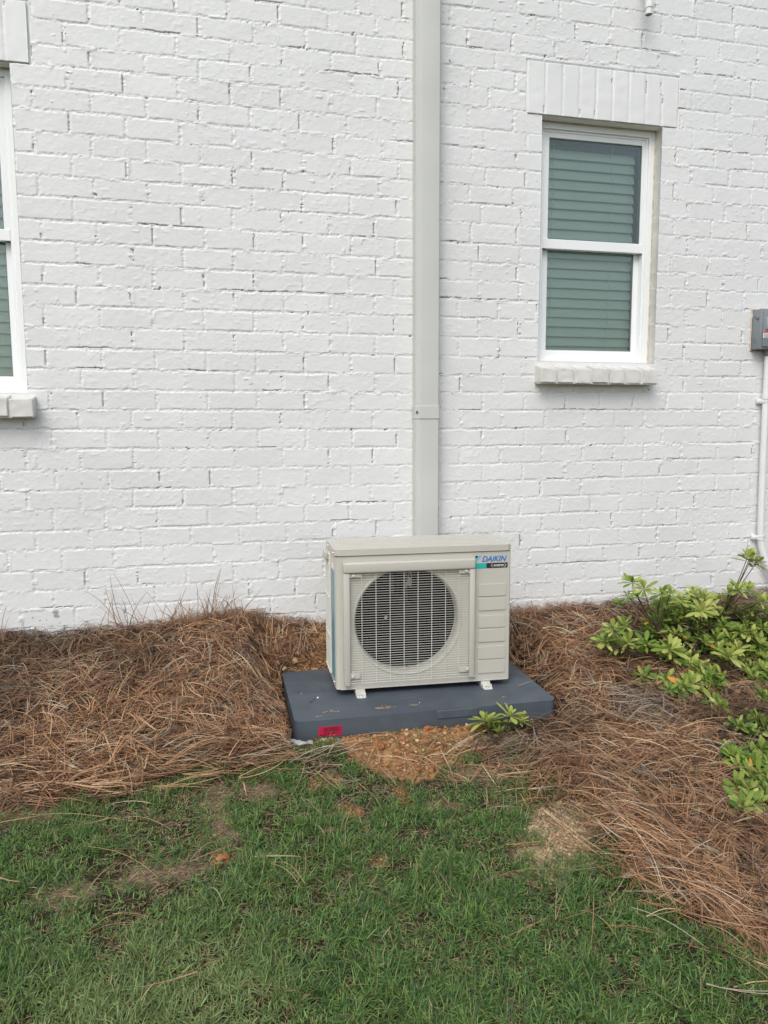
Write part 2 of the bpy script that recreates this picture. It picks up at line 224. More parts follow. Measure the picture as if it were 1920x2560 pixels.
ZO=2.42
WIN_R=(2.146,2.735,1.37,2.42); WIN_L=(-.88,.018,1.215,2.42)
LINT_R=(2.076,2.806,2.424,2.636); LINT_L=(-.95,.086,2.424,2.636)
def uniq(a,extra):
    a=np.sort(np.concatenate([a,extra])); keep=np.ones(len(a),bool)
    ex=np.array(extra)
    for i in range(1,len(a)):
        if a[i]-a[i-1]<.0012:
            if np.min(np.abs(ex-a[i]))<1e-9: keep[i-1]=False
            else: keep[i]=False
    return a[keep]
def build_wall():
    xs=uniq(np.concatenate([np.arange(-1.2,-.16,.015),np.arange(-.16,3.72,.0037),np.arange(3.72,4.6,.015)]),np.array([WIN_R[0],WIN_R[1],WIN_L[0],WIN_L[1]]))
    zs=uniq(np.concatenate([np.arange(-.3,.1,.02),np.arange(.1,3.02,.0026),np.arange(3.02,3.5,.01)]),np.array([WIN_R[2],WIN_R[3],WIN_L[2]]))
    nx,nz=len(xs),len(zs)
    X,Z=np.meshgrid(xs,zs,indexing='ij')
    bed=[list(r) for r in BED]; hj=[(list(r) if r else None) for r in HJ]
    gen=lambda k:[round(-1.1+(k%2)*.0995+i*.199+random.uniform(-.004,.004),3) for i in range(29)]
    for i in range(8): bed.insert(0,[bed[0][0]+.079]*3); hj.insert(0,gen(i+1))
    for i in range(6): bed.append([bed[-1][0]-.079]*3); hj.append(gen(i))
    nk=len(bed)
    for k in range(len(hj)):
        if hj[k] is None: hj[k]=gen(k)
    while hj and len(hj)<nk: hj.append(gen(len(hj)))
    B=np.array(bed)
    zk=np.array([np.interp(xs,[.06,1.56,2.9],B[k]) for k in range(nk)])   # nk,nx
    xw=X+.0012*(vn(X,Z,70,3)-.5)*2; wz=.0022*(vn(X,Z,25,4)-.5)*2+.0012*(vn(X,Z,110,5)-.5)*2
    H=np.zeros_like(X);crack=np.zeros_like(X)
    D=np.full(X.shape,9.);dh=np.full(X.shape,9.);row=np.zeros(X.shape,int);brk=np.zeros(X.shape,int);sgn=np.zeros(X.shape)
    up=np.zeros_like(X)
    zz=Z+wz
    asc=zk[::-1]  # ascending
    for i in range(nx):
        c=asc[:,i]; j=np.clip(np.searchsorted(c,zz[i])-1,0,nk-2)   # between c[j],c[j+1]
        lo=zz[i]-c[j];hi=c[j+1]-zz[i]
        row[i]=nk-2-j   # row index k : between bed k (above) and k+1 (below)
        D[i]=np.minimum(lo,hi); up[i]=hi<lo  # up: near the joint above the brick (brick top)
    edge=np.zeros_like(X)
    for k in range(nk-1):
        mk=row==k
        J=np.array(hj[k] if hj[k] else gen(k)); 
        x=xw[mk]; j=np.clip(np.searchsorted(J,x),1,len(J)-1)
        a=x-J[j-1];b=J[j]-x
        dh[mk]=np.minimum(np.abs(a),np.abs(b)); brk[mk]=j+k*40; edge[mk]=(np.abs(b)<np.abs(a))
    r1=np.random.default_rng(11).random((4000,6))
    hb=.0048+.0022*(vn(X,Z,14,8)-.4); hh=.0046+.0022*(vn(X,Z,18,9)-.4)
    mb=1-ss(hb-.0012,hb+.0016,D); mh=1-ss(hh-.0012,hh+.0016,dh)
    rb=.0012*ss(.30,.68,fbm(X,Z*1.5,7,21))+.0007; rh=.0014*ss(.30,.7,fbm(X,Z,9,31))+.0010
    joint=np.maximum(mb*rb,mh*rh)
    rough=(vn(X,Z,210,41)-.5)*.0024+(vn(X,Z,85,42)-.5)*.0020
    jm=np.maximum(mb,mh)
    near=np.maximum(1-ss(hb-.004,hb+.006,D),(1-ss(hh,hh+.009,dh)))
    face=(r1[brk%4000,0]-.5)*.0013+(vn(X,Z,12,51)-.5)*.0010+(vn(X,Z,60,52)-.5)*.0006
    face+=(vn(X,Z,180,53)-.5)*.0005+ss(.72,.85,vn(X,Z,70,54))*(vn(X,Z,9,55)>.5)*.0007; face+= (r1[brk%4000,1]-.5)*.010*(Z-np.take_along_axis(zk.T,np.minimum(row+1,nk-1),1))*.4
    squeeze=.8*ss(.55,.78,vn(X,Z*2.4,26,61))*near*.0028*ss(.3,.6,vn(X,Z,5,62))
    H=face*(1-jm)-joint+rough*(jm*.85+near*.3+.05)+squeeze
    blob=ss(.90,.97,vn(X,Z,55,71))*ss(.55,.75,vn(X,Z,4,72))*.0022; H+=blob
    # unpainted gaps
    hgt=.35+.65*ss(.9,2.3,Z)
    g1=ss(.66,.72,vn(X,row*7.3,7,81))*(np.abs(D-hb)<.0014)*(1-up)*(vn(X,row*3.1,45,82)>.35)*(vn(X*0+brk,row,3.0,85)>.35)*(vn(X,row*1.7,2.0,84)>.62-.25*hgt)
    g2=(np.abs(dh-hh)<.0016)*(r1[(brk+edge.astype(int))%4000,3]<.11+.24*hgt)*(edge>.5)*(vn(X*0+brk,Z,28,83)>.42)*(D>.012)
    g3=(vn(X,Z,95,91)>.93)*(near>.5)*(vn(X,Z,6,92)>.60)
    g=np.clip(g1+g2+g3,0,1); H-=g*.006; crack=np.maximum(crack,g*(.45+.5*vn(X,Z,30,93)))
    crack=np.maximum(crack,jm*ss(.72,.85,vn(X,Z,210,97))*.16*ss(.35,.6,vn(X,Z,5,98)))
    crack=np.maximum(crack,(r1[brk%4000,4]*.05+.02*jm)+.025*fbm(X,Z,1.2,99))
    crack=np.maximum(crack,.38*ss(.955,.975,vn(X,Z,120,103))*ss(.55,.30,Z)*(vn(X,Z,2.2,104)>.45))
    for i,(sx,sz) in enumerate(SPOTS):
        r=.0038 if i not in(0,1,4) else .011
        d=np.hypot((X-sx)*1.0,(Z-sz)*1.1)+.35*r*(vn(X,Z,160,95)-.5)*3
        crack=np.maximum(crack,.72*(1-ss(r*.6,r,d)))
    # keep the wall behind the lintels back
    for q in (LINT_R,LINT_L):
        ins=(X>q[0]+.002)&(X<q[1]-.002)&(Z>q[2]+.002)&(Z<q[3]-.002); H[ins]=-.006; crack[ins]=0
        per=(X>q[0]-.008)&(X<q[1]+.008)&(Z>q[2]-.004)&(Z<q[3]+.009)&~ins
        H[per]=np.minimum(H[per],-.0035-.003*vn(X,Z,30,96)[per])
    V=np.stack([X,-H,Z],-1).reshape(-1,3)
    idx=np.arange(nx*nz).reshape(nx,nz)
    q=np.stack([idx[:-1,:-1],idx[1:,:-1],idx[1:,1:],idx[:-1,1:]],-1)
    cx=(xs[:-1]+xs[1:])/2;cz=(zs[:-1]+zs[1:])/2;CX,CZ=np.meshgrid(cx,cz,indexing='ij')
    keep=np.ones(CX.shape,bool)
    for a in (WIN_R,WIN_L): keep&=~((CX>a[0])&(CX<a[1])&(CZ>a[2])&(CZ<a[3]))
    F=[q[keep]]
    # returns of the openings
    extraV=[];n0=nx*nz;ne=0;cr=[crack.reshape(-1)]
    for a in (WIN_R,WIN_L):
        i0,i1=[int(np.argmin(abs(xs-t))) for t in a[:2]];j0,j1=[int(np.argmin(abs(zs-t))) for t in a[2:]]
        loop=[idx[i,j0] for i in range(i0,i1)]+[idx[i1,j] for j in range(j0,j1)]+[idx[i,j1] for i in range(i1,i0,-1)]+[idx[i0,j] for j in range(j1,j0,-1)]
        loop=np.array(loop); P=V[loop].copy();P[:,1]=.10; extraV.append(P)
        nn=np.arange(len(loop))+n0+ne; ne+=len(loop)
        F.append(np.stack([loop,nn,np.roll(nn,-1),np.roll(loop,-1)],-1)); cr.append(np.zeros(len(loop)))
    V=np.concatenate([V]+extraV)
    me=npmesh('wall',V,F,True,crack=np.concatenate(cr))
    nf=int(keep.sum());mi=np.zeros(len(me.polygons),np.int32);mi[nf:]=1
    o=link('brick_wall',me,[M['brick'],M['jamb']],house);me.polygons.foreach_set('material_index',mi);return o
SPOTS=[(.077,.344),(.079,.328),(.039,.315),(.016,.315),(.108,.281),(-.033,.354),(.146,.345),(-.019,.277),(.04,.273),(.148,.265),(.142,.254),(-.01,.328),(.026,.741),(.197,.86),(-.034,.682),(-.022,.577),(-.048,.31),(-.101,.598),(-.101,.547),(.059,.289),(-.052,.312),(-.045,.28),(.06,.345),(.088,.30)]
build_wall()
# plain continuation of the house beyond the photographed stretch
for a,b_ in ((-7,-1.2),(4.6,9)): MB().box(a,b_,.0,.1,-.3,3.5).build('plain_wall',M['brick'],house)
MB().box(-7.2,9.2,-.02,.5,3.5,3.62).build('eave',M['vinyl'],house)
# lintels : soldier bricks, each modelled
def soldier(q,n,name):
    x0,x1,z0,z1=q; p=(x1-x0)/n
    xs=np.arange(x0,x1+1e-6,.0042);xs=np.append(xs,x1) if x1-xs[-1]>.001 else xs;zs=np.linspace(z0,z1,80)
    X,Z=np.meshgrid(xs,zs,indexing='ij')
    t=(X-x0)/p+.05*(vn(X,Z,8,5)-.5)*1.2;k=np.floor(t);d=np.minimum(t-k,1-(t-k))*p;e=np.minimum(X-x0,x1-X)
    d=np.where(e<p*.45,9,d)
    r=np.random.default_rng(5).random((60,))
    m=1-ss(.0035,.0062,d+.0015*(vn(X,Z,60,6)-.5))
    H=.0035+(r[np.clip(k,0,50).astype(int)]-.5)*.002-m*(.0030*vn(X,Z,9,7)+.0008)+(vn(X,Z,150,8)-.5)*.0009*(m+.2)+(vn(X,Z,30,9)-.5)*.0012
    g=((np.abs(d-.005)<.0016)&(vn(k*9,Z,16,12)>.68)&(vn(X*0,Z,70,14)>.3)).astype(float);H-=g*.004
    V=np.stack([X,-H,Z],-1);nx,nz=X.shape;idx=np.arange(nx*nz).reshape(nx,nz)
    F=[np.stack([idx[:-1,:-1],idx[1:,:-1],idx[1:,1:],idx[:-1,1:]],-1).reshape(-1,4)]
    V=V.reshape(-1,3);loop=np.concatenate([idx[:-1,0],idx[-1,:-1],idx[:0:-1,-1],idx[0,:0:-1]])
    P=V[loop].copy();P[:,1]=.05 ;P2=P
    nn=np.arange(len(loop))+len(V);F.append(np.stack([loop,nn,np.roll(nn,-1),np.roll(loop,-1)],-1))
    me=npmesh(name,np.concatenate([V,P2]),F,True,crack=np.concatenate([g.reshape(-1)*.6,np.zeros(len(loop))]))
    return link(name,me,M['brick'],house)
soldier(LINT_R,9,'window_lintel'); soldier(LINT_L,13,'window_lintel')
# rowlock sills
def sill(x0,x1,n,ztop_w,zt,zb,name='window_sill',seed=3):
    rnd=random.Random(seed); b=bmesh.new(); p=(x1-x0)/n
    def brick(a,c,dy,dz):
        t=bmesh.new();bmesh.ops.create_cube(t,size=1)
        for v in t.verts:
            f=v.co.y<0
            x=a if v.co.x<0 else c; y=(-.066+dy) if f else .06
            z=(zt if f else ztop_w+.018) if v.co.z>0 else (zb if f else zb+.005)
            v.co=Vector((x,y,z+dz))
        bmesh.ops.subdivide_edges(t,edges=t.edges[:],cuts=6,use_grid_fill=True)
        bmesh.ops.bevel(t,geom=[e for e in t.edges if len(e.link_faces)==2 and e.calc_face_angle(0)>.8],offset=.0025,segments=2,affect='EDGES')
        for v in t.verts:
            c0=v.co; k=vn(c0.x,c0.z+c0.y*3,60,seed)-.5; k2=vn(c0.x,c0.z-c0.y*2,160,seed+1)-.5
            v.co=c0+Vector((k2*.0022,k*.004,k2*.002+k*.0018))
        me=bpy.data.meshes.new('t');t.to_mesh(me);t.free();b.from_mesh(me);bpy.data.meshes.remove(me)
    for i in range(n): brick(x0+i*p+.0055,x0+(i+1)*p-.0055,rnd.uniform(-.0035,.0035),rnd.uniform(-.0025,.0025))
    brick(x0+.008,x1-.008,.0075,-.006)
    me=bpy.data.meshes.new(name);b.to_mesh(me);b.free()
    me.polygons.foreach_set('use_smooth',[True]*len(me.polygons)); me.set_sharp_from_angle(angle=math.radians(40))
    return link(name,me,M['sillpaint'],house)
sill(2.128,2.722,7,1.352,1.334,1.272); sill(-.93,.052,11,1.197,1.192,1.124,seed=8)
# ------------------------------------------------------------------ windows
def window(win,glass_up,glass_lo,rail,label,seed=0,reach=None,caulk_right=True):
    """win opening; glass_up (x0,x1,z0,z1), glass_lo; rail (z0,z1)"""
    x0,x1,z0,z1=win; z0=z0-.004
    fy0,fy1=.052,.115
    f=MB(); gx0,gx1,gz0,gz1=glass_up
    ow=.030
    # outer frame with a stepped profile
    for (a,b_,c,d) in ((x0,x0+ow,z0,z1),(x1-ow,x1,z0,z1),(x0+ow,x1-ow,z1-ow,z1),(x0+ow,x1-ow,z0,z0+.022)):
        f.box(a,b_,fy0,fy1,c,d,.0015,1)
    for (a,b_,c,d) in ((x0+ow,x0+ow+.012,z0+.022,z1-ow),(x1-ow-.012,x1-ow,z0+.022,z1-ow),(x0+ow+.012,x1-ow-.012,z1-ow-.01,z1-ow)):
        f.box(a,b_,fy0+.009,fy1,c,d,.0012,1)
    root=f.build('window',M['vinyl'],house,label=label)
    ix0,ix1=x0+ow+.012,x1-ow-.012; izt=z1-ow-.01
    u=MB()
    for (a,b_,c,d) in ((ix0,gx0,rail[0],izt),(gx1,ix1,rail[0],izt),(gx0,gx1,gz1,izt)):
        u.box(a,b_,fy0+.012,fy0+.034,c,d,.001,1)
    u.box(ix0,ix1,fy0+.008,fy0+.036,rail[0],rail[1],.0025,2)
    u.build('upper_sash',M['vinyl'],root)
    lx0,lx1,lz0,lz1=glass_lo; l=MB(); ly=.092
    for (a,b_,c,d) in ((ix0,lx0,lz0,rail[0]+.01),(lx1,ix1,lz0,rail[0]+.01),(ix0,ix1,lz0-.034,lz0)):
        l.box(a,b_,ly,ly+.022,c,d,.001,1)
    l.box(ix0,ix1,ly-.012,ly+.022,lz0-.048,lz0-.032,.001,1)
    for c in (ix0+.016,ix1-.02): l.box(c-.012,c+.012,ly-.018,ly-.008,lz0-.05,lz0-.042)
    l.build('lower_sash',M['vinyl'],root)
    MB().box(gx0-.004,gx1+.004,fy0+.020,fy0+.023,rail[1]-.004,gz1+.004).build('pane',M['glass'],root)
    MB().box(lx0-.004,lx1+.004,ly+.008,ly+.011,lz0-.004,rail[0]+.008).build('pane',M['glass'],root)
    gm=MB(); # dark gaskets
    for (a,b_,c,d,y) in ((gx0,gx0+.003,rail[1],gz1,fy0+.017),(gx1-.003,gx1,rail[1],gz1,fy0+.017),(gx0,gx1,gz1-.003,gz1,fy0+.017),(lx0,lx0+.003,lz0,rail[0],ly+.005),(lx1-.003,lx1,lz0,rail[0],ly+.005),(lx0,lx1,lz0,lz0+.003,ly+.005)):
        gm.box(a,b_,y,y+.003,c,d)
    gm.build('gasket',M['boxd'],root)
    # blind
    bl=MB(); rnd=random.Random(seed); bx0,bx1=x0+.02,(x1-.056 if reach is None else reach); z=z1-.075; pitch=.0442
    MB().box(bx0,x1-.02,.122,.16,z-.008,z+.085,.002,1).build('headrail',M['headrail'],root)
    while z>z0+.03:
        dz=rnd.uniform(-.001,.001)
        V=[];n=7
        for i in range(n):
            t=i/(n-1); yy=.136+.010*(1-t)-.010*t; zz=z-.0515*t+dz; yy-=.0035*math.sin(math.pi*t)
            V.append((yy,zz))
        vv=[(bx0,a,b_) for a,b_ in V]+[(bx1,a,b_+rnd.uniform(-.0008,.0008)) for a,b_ in V]
        vv+= [(p,q+.0022,r) for p,q,r in vv]
        F=[(i,i+1,n+i+1,n+i) for i in range(n-1)]+[(2*n+i,3*n+i,3*n+i+1,2*n+i+1) for i in range(n-1)]+[(n-1,3*n-1,4*n-1,2*n-1),(0,n,3*n,2*n)]
        bl.poly(vv,F); z-=pitch
    for lx in (x0+.117,x0+.412):
        if lx<x1-.05:
            bl.tube([(lx,.121,z1-.06),(lx,.121,z0+.04)],.0011,5)
    bl.build('blind',M['blind'],root,smooth=35)
    # caulk bead
    c=MB()
    def bead(pts):
        o=[]
        for a,b_ in zip(pts,pts[1:]):
            n=int((Vector(b_)-Vector(a)).length/.02)+1
            for i in range(n): o.append(Vector(a).lerp(Vector(b_),i/n)+Vector((rnd.uniform(-.001,.001),0,rnd.uniform(-.001,.001))))
        o.append(Vector(pts[-1])); c.tube(o,[rnd.uniform(.002,.0038) for _ in o],6)
    bead([(x0+.002,.050,z0+.004),(x0+.002,.050,z1-.002),(x1-.002,.050,z1-.002),(x1-.002,.050,z0+.004),(x0+.002,.050,z0+.004)])
    c.build('caulk_bead',M['caulk'],root,smooth=60)
    return root
window(WIN_R,(2.213,2.678,1.92,2.357),(2.228,2.668,1.430,1.877),(1.877,1.920),'narrow white window with two panes and closed blinds right of the pipe cover',1)
window(WIN_L,(-.80,-.046,1.838,2.357),(-.80,-.050,1.283,1.795),(1.795,1.838),'white window cut off at the left edge of the view',2,reach=-.02)
for q in (WIN_R,WIN_L):
    room=MB(); a,b_,c,d=q; y0,y1=.116,.75; e=.12
    room.box(a-e,b_+e,y1,y1+.02,c-e,d+e); room.box(a-e-.02,a-e,y0,y1,c-e,d+e); room.box(b_+e,b_+e+.02,y0,y1,c-e,d+e)
    room.box(a-e,b_+e,y0,y1,d+e,d+e+.02); room.box(a-e,b_+e,y0,y1,c-e-.02,c-e)
    room.build('room_interior',M['dark'],house)
# ------------------------------------------------------------------ line set cover
lc=empty('line_set_cover',(1.6135,0,0),label='tall pale grey pipe cover running up the wall behind the outdoor unit',cat='pipe cover')
o=[(-.0515,.004),(-.0515,-.050),(-.036,-.069),(-.030,-.071),(.044,-.071),(.0485,-.066),(.0485,.004)]
MB().prism(o,.30,1.125,0).build('lower_channel',M['cover'],lc,smooth=30)
MB().prism(o,1.158,3.4,0).build('upper_channel',M['cover'],lc,smooth=30)
k=1.045
MB().prism([(x*k,(y*k if y<0 else y)) for x,y in o],1.113,1.168,.0012,1).build('coupling',M['cover'],lc,smooth=30)
MB().box(-.0515,-.0445,-.064,-.0595,1.136,1.146,mat=None).build('screw_slot',M['ink'],lc)
MB().cyl((-.045,-.0625,1.141),(-.040,-.0685,1.141),.003,10).build('screw',M['metal'],lc)
# ------------------------------------------------------------------ disconnect box, conduit, drain stub
db=empty('disconnect_box',(3.255,0,1.44),label='grey electrical disconnect box on the wall above the white conduit',cat='electrical box')
MB().box(0,.135,-.062,-.002,.0,.188,.004,2).build('enclosure',M['box'],db,smooth=40)
MB().box(.012,.128,-.070,-.0605,.010,.176,.004,2).build('cover',M['box'],db,smooth=40)
MB().box(.022,.112,-.076,-.069,.088,.150,.006,3).build('breaker_window',M['bulge'],db,smooth=40)
lb=MB().box(.010,.075,-.0722,-.0705,.050,.082).build('warning_label',M['white'],db)
MB().box(.010,.075,-.0730,-.0723,.074,.082).build('label_band',M['red'],lb)
r_=MB()
for i in range(4): r_.box(.014,.05-.006*(i%2),-.0730,-.0723,.053+.005*i,.0545+.005*i)
r_.build('label_text',M['ink'],lb)
kk=MB(); kk.tube([(-.001,-.03+.011*math.cos(a),.040+.011*math.sin(a)) for a in np.linspace(0,2*math.pi,25)],.0009,6)
kk.build('knockout',M['boxd'],db,smooth=60)
MB().tube([(.075,-.032,.002),(.075,-.032,-.028)],[.021,.018],18).build('hub',M['boxd'],db,smooth=40)
kk=MB()
kk.tube([(-.0018,-.052,.140),(-.0018,-.035,.143),(-.0018,-.02,.155)],.0012,6);kk.tube([(-.0018,-.050,.148),(-.0018,-.045,.130)],.0009,6)
kk.build('paint_drip',M['ink'],db,smooth=60)
cb=MB()
for a,b_ in (((-.002,-.001,-.004),(-.002,-.001,.192)),((-.002,-.001,.192),(.137,-.001,.192)),((-.002,-.001,-.004),(.137,-.001,-.004))):
    P=[Vector(a).lerp(Vector(b_),i/14)+Vector((random.uniform(-.0015,.0015),0,random.uniform(-.0015,.0015))) for i in range(15)]
    cb.tube(P,[random.uniform(.003,.0055) for _ in P],6)
cb.build('caulk_bead',M['caulk'],db,smooth=60)
cn=empty('conduit',(3.333,-.03,1.41),label='white plastic conduit dropping from the grey box and bending behind the shrub',cat='conduit')
P=[(0,0,0),(.0,0,-.15),(.003,0,-.5),(.010,0,-.85),(.0125,0,-.89),(.018,-.003,-.93),(.03,-.006,-.975),(.047,-.010,-1.02),(.07,-.014,-1.06),(.10,-.016,-1.095),(.14,-.018,-1.13),(.19,-.02,-1.2)]
MB().tube(P,.0158,20).build('pipe',M['pvc'],cn,smooth=50)
for z,xo in ((-.215,.001),(-.883,.011)):
    s_=MB()
    for dz in ((0,) if z>-.5 else (-.007,.007)):
        s_.tube([(xo,0,z-.005+dz),(xo,0,z+.005+dz)],.0185,20)
    s_.box(xo-.036,xo,.012,.027,z-.012,z+.012,.002,1); s_.box(xo-.019,xo-.012,-.006,.027,z-.012,z+.012,.002,1)
    s_.tube([(xo-.029,.010,z),(xo-.029,.014,z)],.004,10)
    s_.build('strap',M['pvc'],cn,smooth=50)
MB().tube([(0,0,-.178),(0,0,-.205)],.0195,20).build('coupling',M['pvc'],cn,smooth=50)
dp=empty('drain_pipe',(2.602,0,2.95),label='short white drain pipe stub pointing down beside the top of the wall',cat='pipe')
MB().tube([(0,.0,.06),(0,-.03,.06),(0,-.05,.056),(0,-.066,.044),(0,-.072,.03),(0,-.073,-.06),(0,-.073,-.078)],.0175,22).build('elbow',M['pvc'],dp,smooth=50)
s_=MB();
s_.tube([(0,-.073,-.074),(0,-.073,-.082),(0,-.073,-.104)],[.0155,.0148,.0145],22,cap=False);s_.tube([(0,-.073,-.104),(0,-.073,-.074)],[.0115,.0115],22,cap=False)
for k in range(22):
    pass
s_.build('pipe_end',M['pvc'],dp,smooth=50)
MB().tube([(0,-.073,-.09),(0,-.073,-.089)],.0116,20).build('pipe_bore',M['boxd'],dp)
MB().tube([(0,-.001,.06),(0,-.006,.06)],.03,22).build('escutcheon',M['pvc'],dp,smooth=50)
# ------------------------------------------------------------------ equipment pad
PADT=.080; PC=(1.432,-.455); PR=-.021; PW,PD=.962,.545
pad=empty('equipment_pad',(PC[0],PC[1],-.02),PR,label='dark slate plastic equipment pad under the outdoor unit',cat='equipment pad')
pm=MB()
pm.prism(rrect(-PW/2,PW/2,-PD/2,PD/2,.028,6),0,PADT+.02,.009,3,top_only=True)
pm.build('slab',M['pad'],pad,smooth=35)
# raised lip plate on the front edge, brighter wear
MB().box(.020,.178,-PD/2-.004,-PD/2+.006,PADT-.012,PADT+.0185,.002,1).build('edge_plate',M['padl'],pad,smooth=35)
st=MB().box(-.402,-.320,-PD/2-.0012,-PD/2+.001,.042,.076).build('barcode_sticker',M['pink'],pad)
bc=MB(); rnd=random.Random(4); x=-.384
while x<-.326:
    wd=rnd.choice([.0008,.0014,.0022]); bc.box(x,x+wd,-PD/2-.0018,-PD/2-.0011,.057,.073); x+=wd+rnd.choice([.001,.0016,.0026])
for i in range(9): bc.box(-.380+i*.0058,-.3765+i*.0058,-PD/2-.0018,-PD/2-.0011,.050,.0535)
for i in range(6): bc.box(-.398+i*.0036,-.3958+i*.0036,-PD/2-.0018,-PD/2-.0011,.044,.048)
bc.build('printed_bars',M['ink'],st)
sp=MB(); rnd=random.Random(9)
# dried clay splashes on the slab: thin crusts
cr_pts=[(.0-.155,-.205,.028),(-.17,-.21,.014),(-.045,-.205,.012),(-.36,-.20,.014),(-.33,-.205,.008),(-.395,-.235,.007),(-.34,-.19,.005),(.30,-.20,.006)]
for cx,cy,r in cr_pts:
    for _ in range(int(4+r*900)):
        a=rnd.uniform(0,6.28);d=r*math.sqrt(rnd.random());q=rnd.uniform(.0012,.0045)
        x,y=cx+d*math.cos(a)*1.5,cy+d*math.sin(a)*.55
        n=7; V=[(x+q*math.cos(t*6.28/n)*rnd.uniform(.7,1.4),y+q*math.sin(t*6.28/n)*rnd.uniform(.6,1),PADT+.0205) for t in range(n)]+[(x,y,PADT+.0205+q*.3)]
        sp.poly(V,[(i,(i+1)%n,n) for i in range(n)])
sp.build('clay_splash',M['splash'],pad,kind='stuff')
pt=MB()
for x,y,r in ((-.375,-.055,.0035),(-.43,.0,.0012),(-.02,-.19,.0013)):
    pt.tube([(x,y,PADT+.0195),(x+.001,y,PADT+.0235)],[r,r*.6],8)
pt.build('white_fleck',M['white'],pad,kind='stuff')
# ------------------------------------------------------------------ outdoor unit
ac=empty('outdoor_unit',(1.4699,-.3868,PADT),-.0538,label='beige outdoor air conditioning unit with round fan behind a wire grille',cat='air conditioner')
HW,HD=.3375,.142; ZB,ZT=.026,.529
FY=-HD+.002
# casing shell : footprint wrap, open front hole + side coil opening
def casing():
    b=MB()
    # front face with circular fan hole
    cx,cz,R=-.066,.278,.202; xl,xr=-.3075,.188; zl,zr=.048,.506
    t=bmesh.new(); N=120
    def ring(f,y): return [t.verts.new((f(i)[0],y,f(i)[1])) for i in range(N)]
    def circ(r): return lambda i:(cx+r*math.cos(2*math.pi*i/N),cz+r*math.sin(2*math.pi*i/N))
    def rect(i):
        a=2*math.pi*i/N; dx,dz=math.cos(a),math.sin(a); k=1e9
        if dx>1e-9:k=min(k,(xr-cx)/dx)
        if dx<-1e-9:k=min(k,(xl-cx)/dx)
        if dz>1e-9:k=min(k,(zr-cz)/dz)
        if dz<-1e-9:k=min(k,(zl-cz)/dz)
        return cx+dx*k,cz+dz*k
    rings=[ring(rect,FY),ring(circ(R+.010),FY),ring(circ(R+.006),FY-.003),ring(circ(R+.001),FY-.002),ring(circ(R-.004),FY+.006),ring(circ(R-.006),FY+.018),ring(circ(R-.005),FY+.055)]
    for a,c in zip(rings,rings[1:]):
        for i in range(N): t.faces.new((a[i],a[(i+1)%N],c[(i+1)%N],c[i]))
    b._add(t)
    # flat strips round the rectangle
    e=.018
    for (a,c,d,f) in ((-HW+e,xl,ZB,ZT),(xr,HW-.006,ZB,ZT),(xl,xr,ZB,zl),(xl,xr,zr,ZT)):
        b.poly([(a,FY,d),(c,FY,d),(c,FY,f),(a,FY,f)],[(0,1,2,3)])
    # corners of the rectangle not reached by the ring
    for (px_,pz_) in ((xl,zl),(xr,zl),(xl,zr),(xr,zr)):
        pts=[rect(i) for i in range(N)]
        i=min(range(N),key=lambda i:abs(pts[i][0]-px_)+abs(pts[i][1]-pz_))
        cand=[q for q in pts if abs(q[0]-px_)<.03 and abs(q[1]-pz_)<.03]
        v=[q for q in cand if abs(q[0]-px_)<1e-6]; h=[q for q in cand if abs(q[1]-pz_)<1e-6]
        if v and h:
            v=min(v,key=lambda q:abs(q[1]-pz_)); h=min(h,key=lambda q:abs(q[0]-px_))
            if v!=h: b.poly([(px_,FY,pz_),(v[0],FY,v[1]),(h[0],FY,h[1])],[(0,1,2)])
    # rounded vertical corners and sides
    def wrap(pts,z0,z1):
        V=[(x,y,z0) for x,y in pts]+[(x,y,z1) for x,y in pts];n=len(pts)
        b.poly(V,[(i,i+1,n+i+1,n+i) for i in range(n-1)])
    cl=[(-HW+e-e*math.sin(t),FY+e-e*math.cos(t)) for t in np.linspace(0,math.pi/2,9)]
    wrap(cl+[(-HW,-.004)],ZB,ZT)
    r=.006; crn=[(HW-r+r*math.sin(t),FY+r-r*math.cos(t)) for t in np.linspace(0,math.pi/2,5)]
    wrap(crn+[(HW,HD),(-HW,HD),(-HW,HD-.018)],ZB,ZT)
    # left side rails above and below the coil opening
    wrap([(-HW,-.004),(-HW,HD-.018)],ZB,ZB+.03); wrap([(-HW,-.004),(-HW,HD-.018)],ZT-.012,ZT)
    b.box(-HW+.002,HW-.002,FY+.002,HD-.002,ZB+.001,ZB+.004)
    # rolled bottom edge
    b.tube([(-HW+e,FY+.002,ZB)]+[(HW-.006,FY+.002,ZB)],.0028,8)
    return b.build('casing',M['case'],ac,smooth=35)
cas=casing()
for z0,z1 in ((.358,.403),(.303,.349),(.235,.281),(.179,.226),(.112,.159),(.056,.104)):
    t=MB().prism(rrect(.209,.318,z0,z1,.006,4),0,.0042,.0022,2,top_only=True,mat=Matrix(((1,0,0,0),(0,0,-1,FY+.0003),(0,1,0,0),(0,0,0,1))))
    t.build('embossed_panel',M['case'],ac,smooth=40)
ld_=MB()
ld_.prism(rrect(-HW-.003,HW+.003,-HD-.003,HD+.003,.022,6),ZT+.003,ZT+.026,.005,3,top_only=True)
for i,y in enumerate((-.088,-.044,.0,.044,.088)):
    ld_.prism(rrect(-HW+.03,HW-.03,y-.009,y+.009,.008,4),ZT+.0255,ZT+.0270,.0010,2,top_only=True)
ld_.build('lid',M['case'],ac,smooth=35)
MB().box(-HW+.004,HW-.004,-HD+.004,HD-.004,ZT-.001,ZT+.0032).build('lid_gap',M['black'],ac)
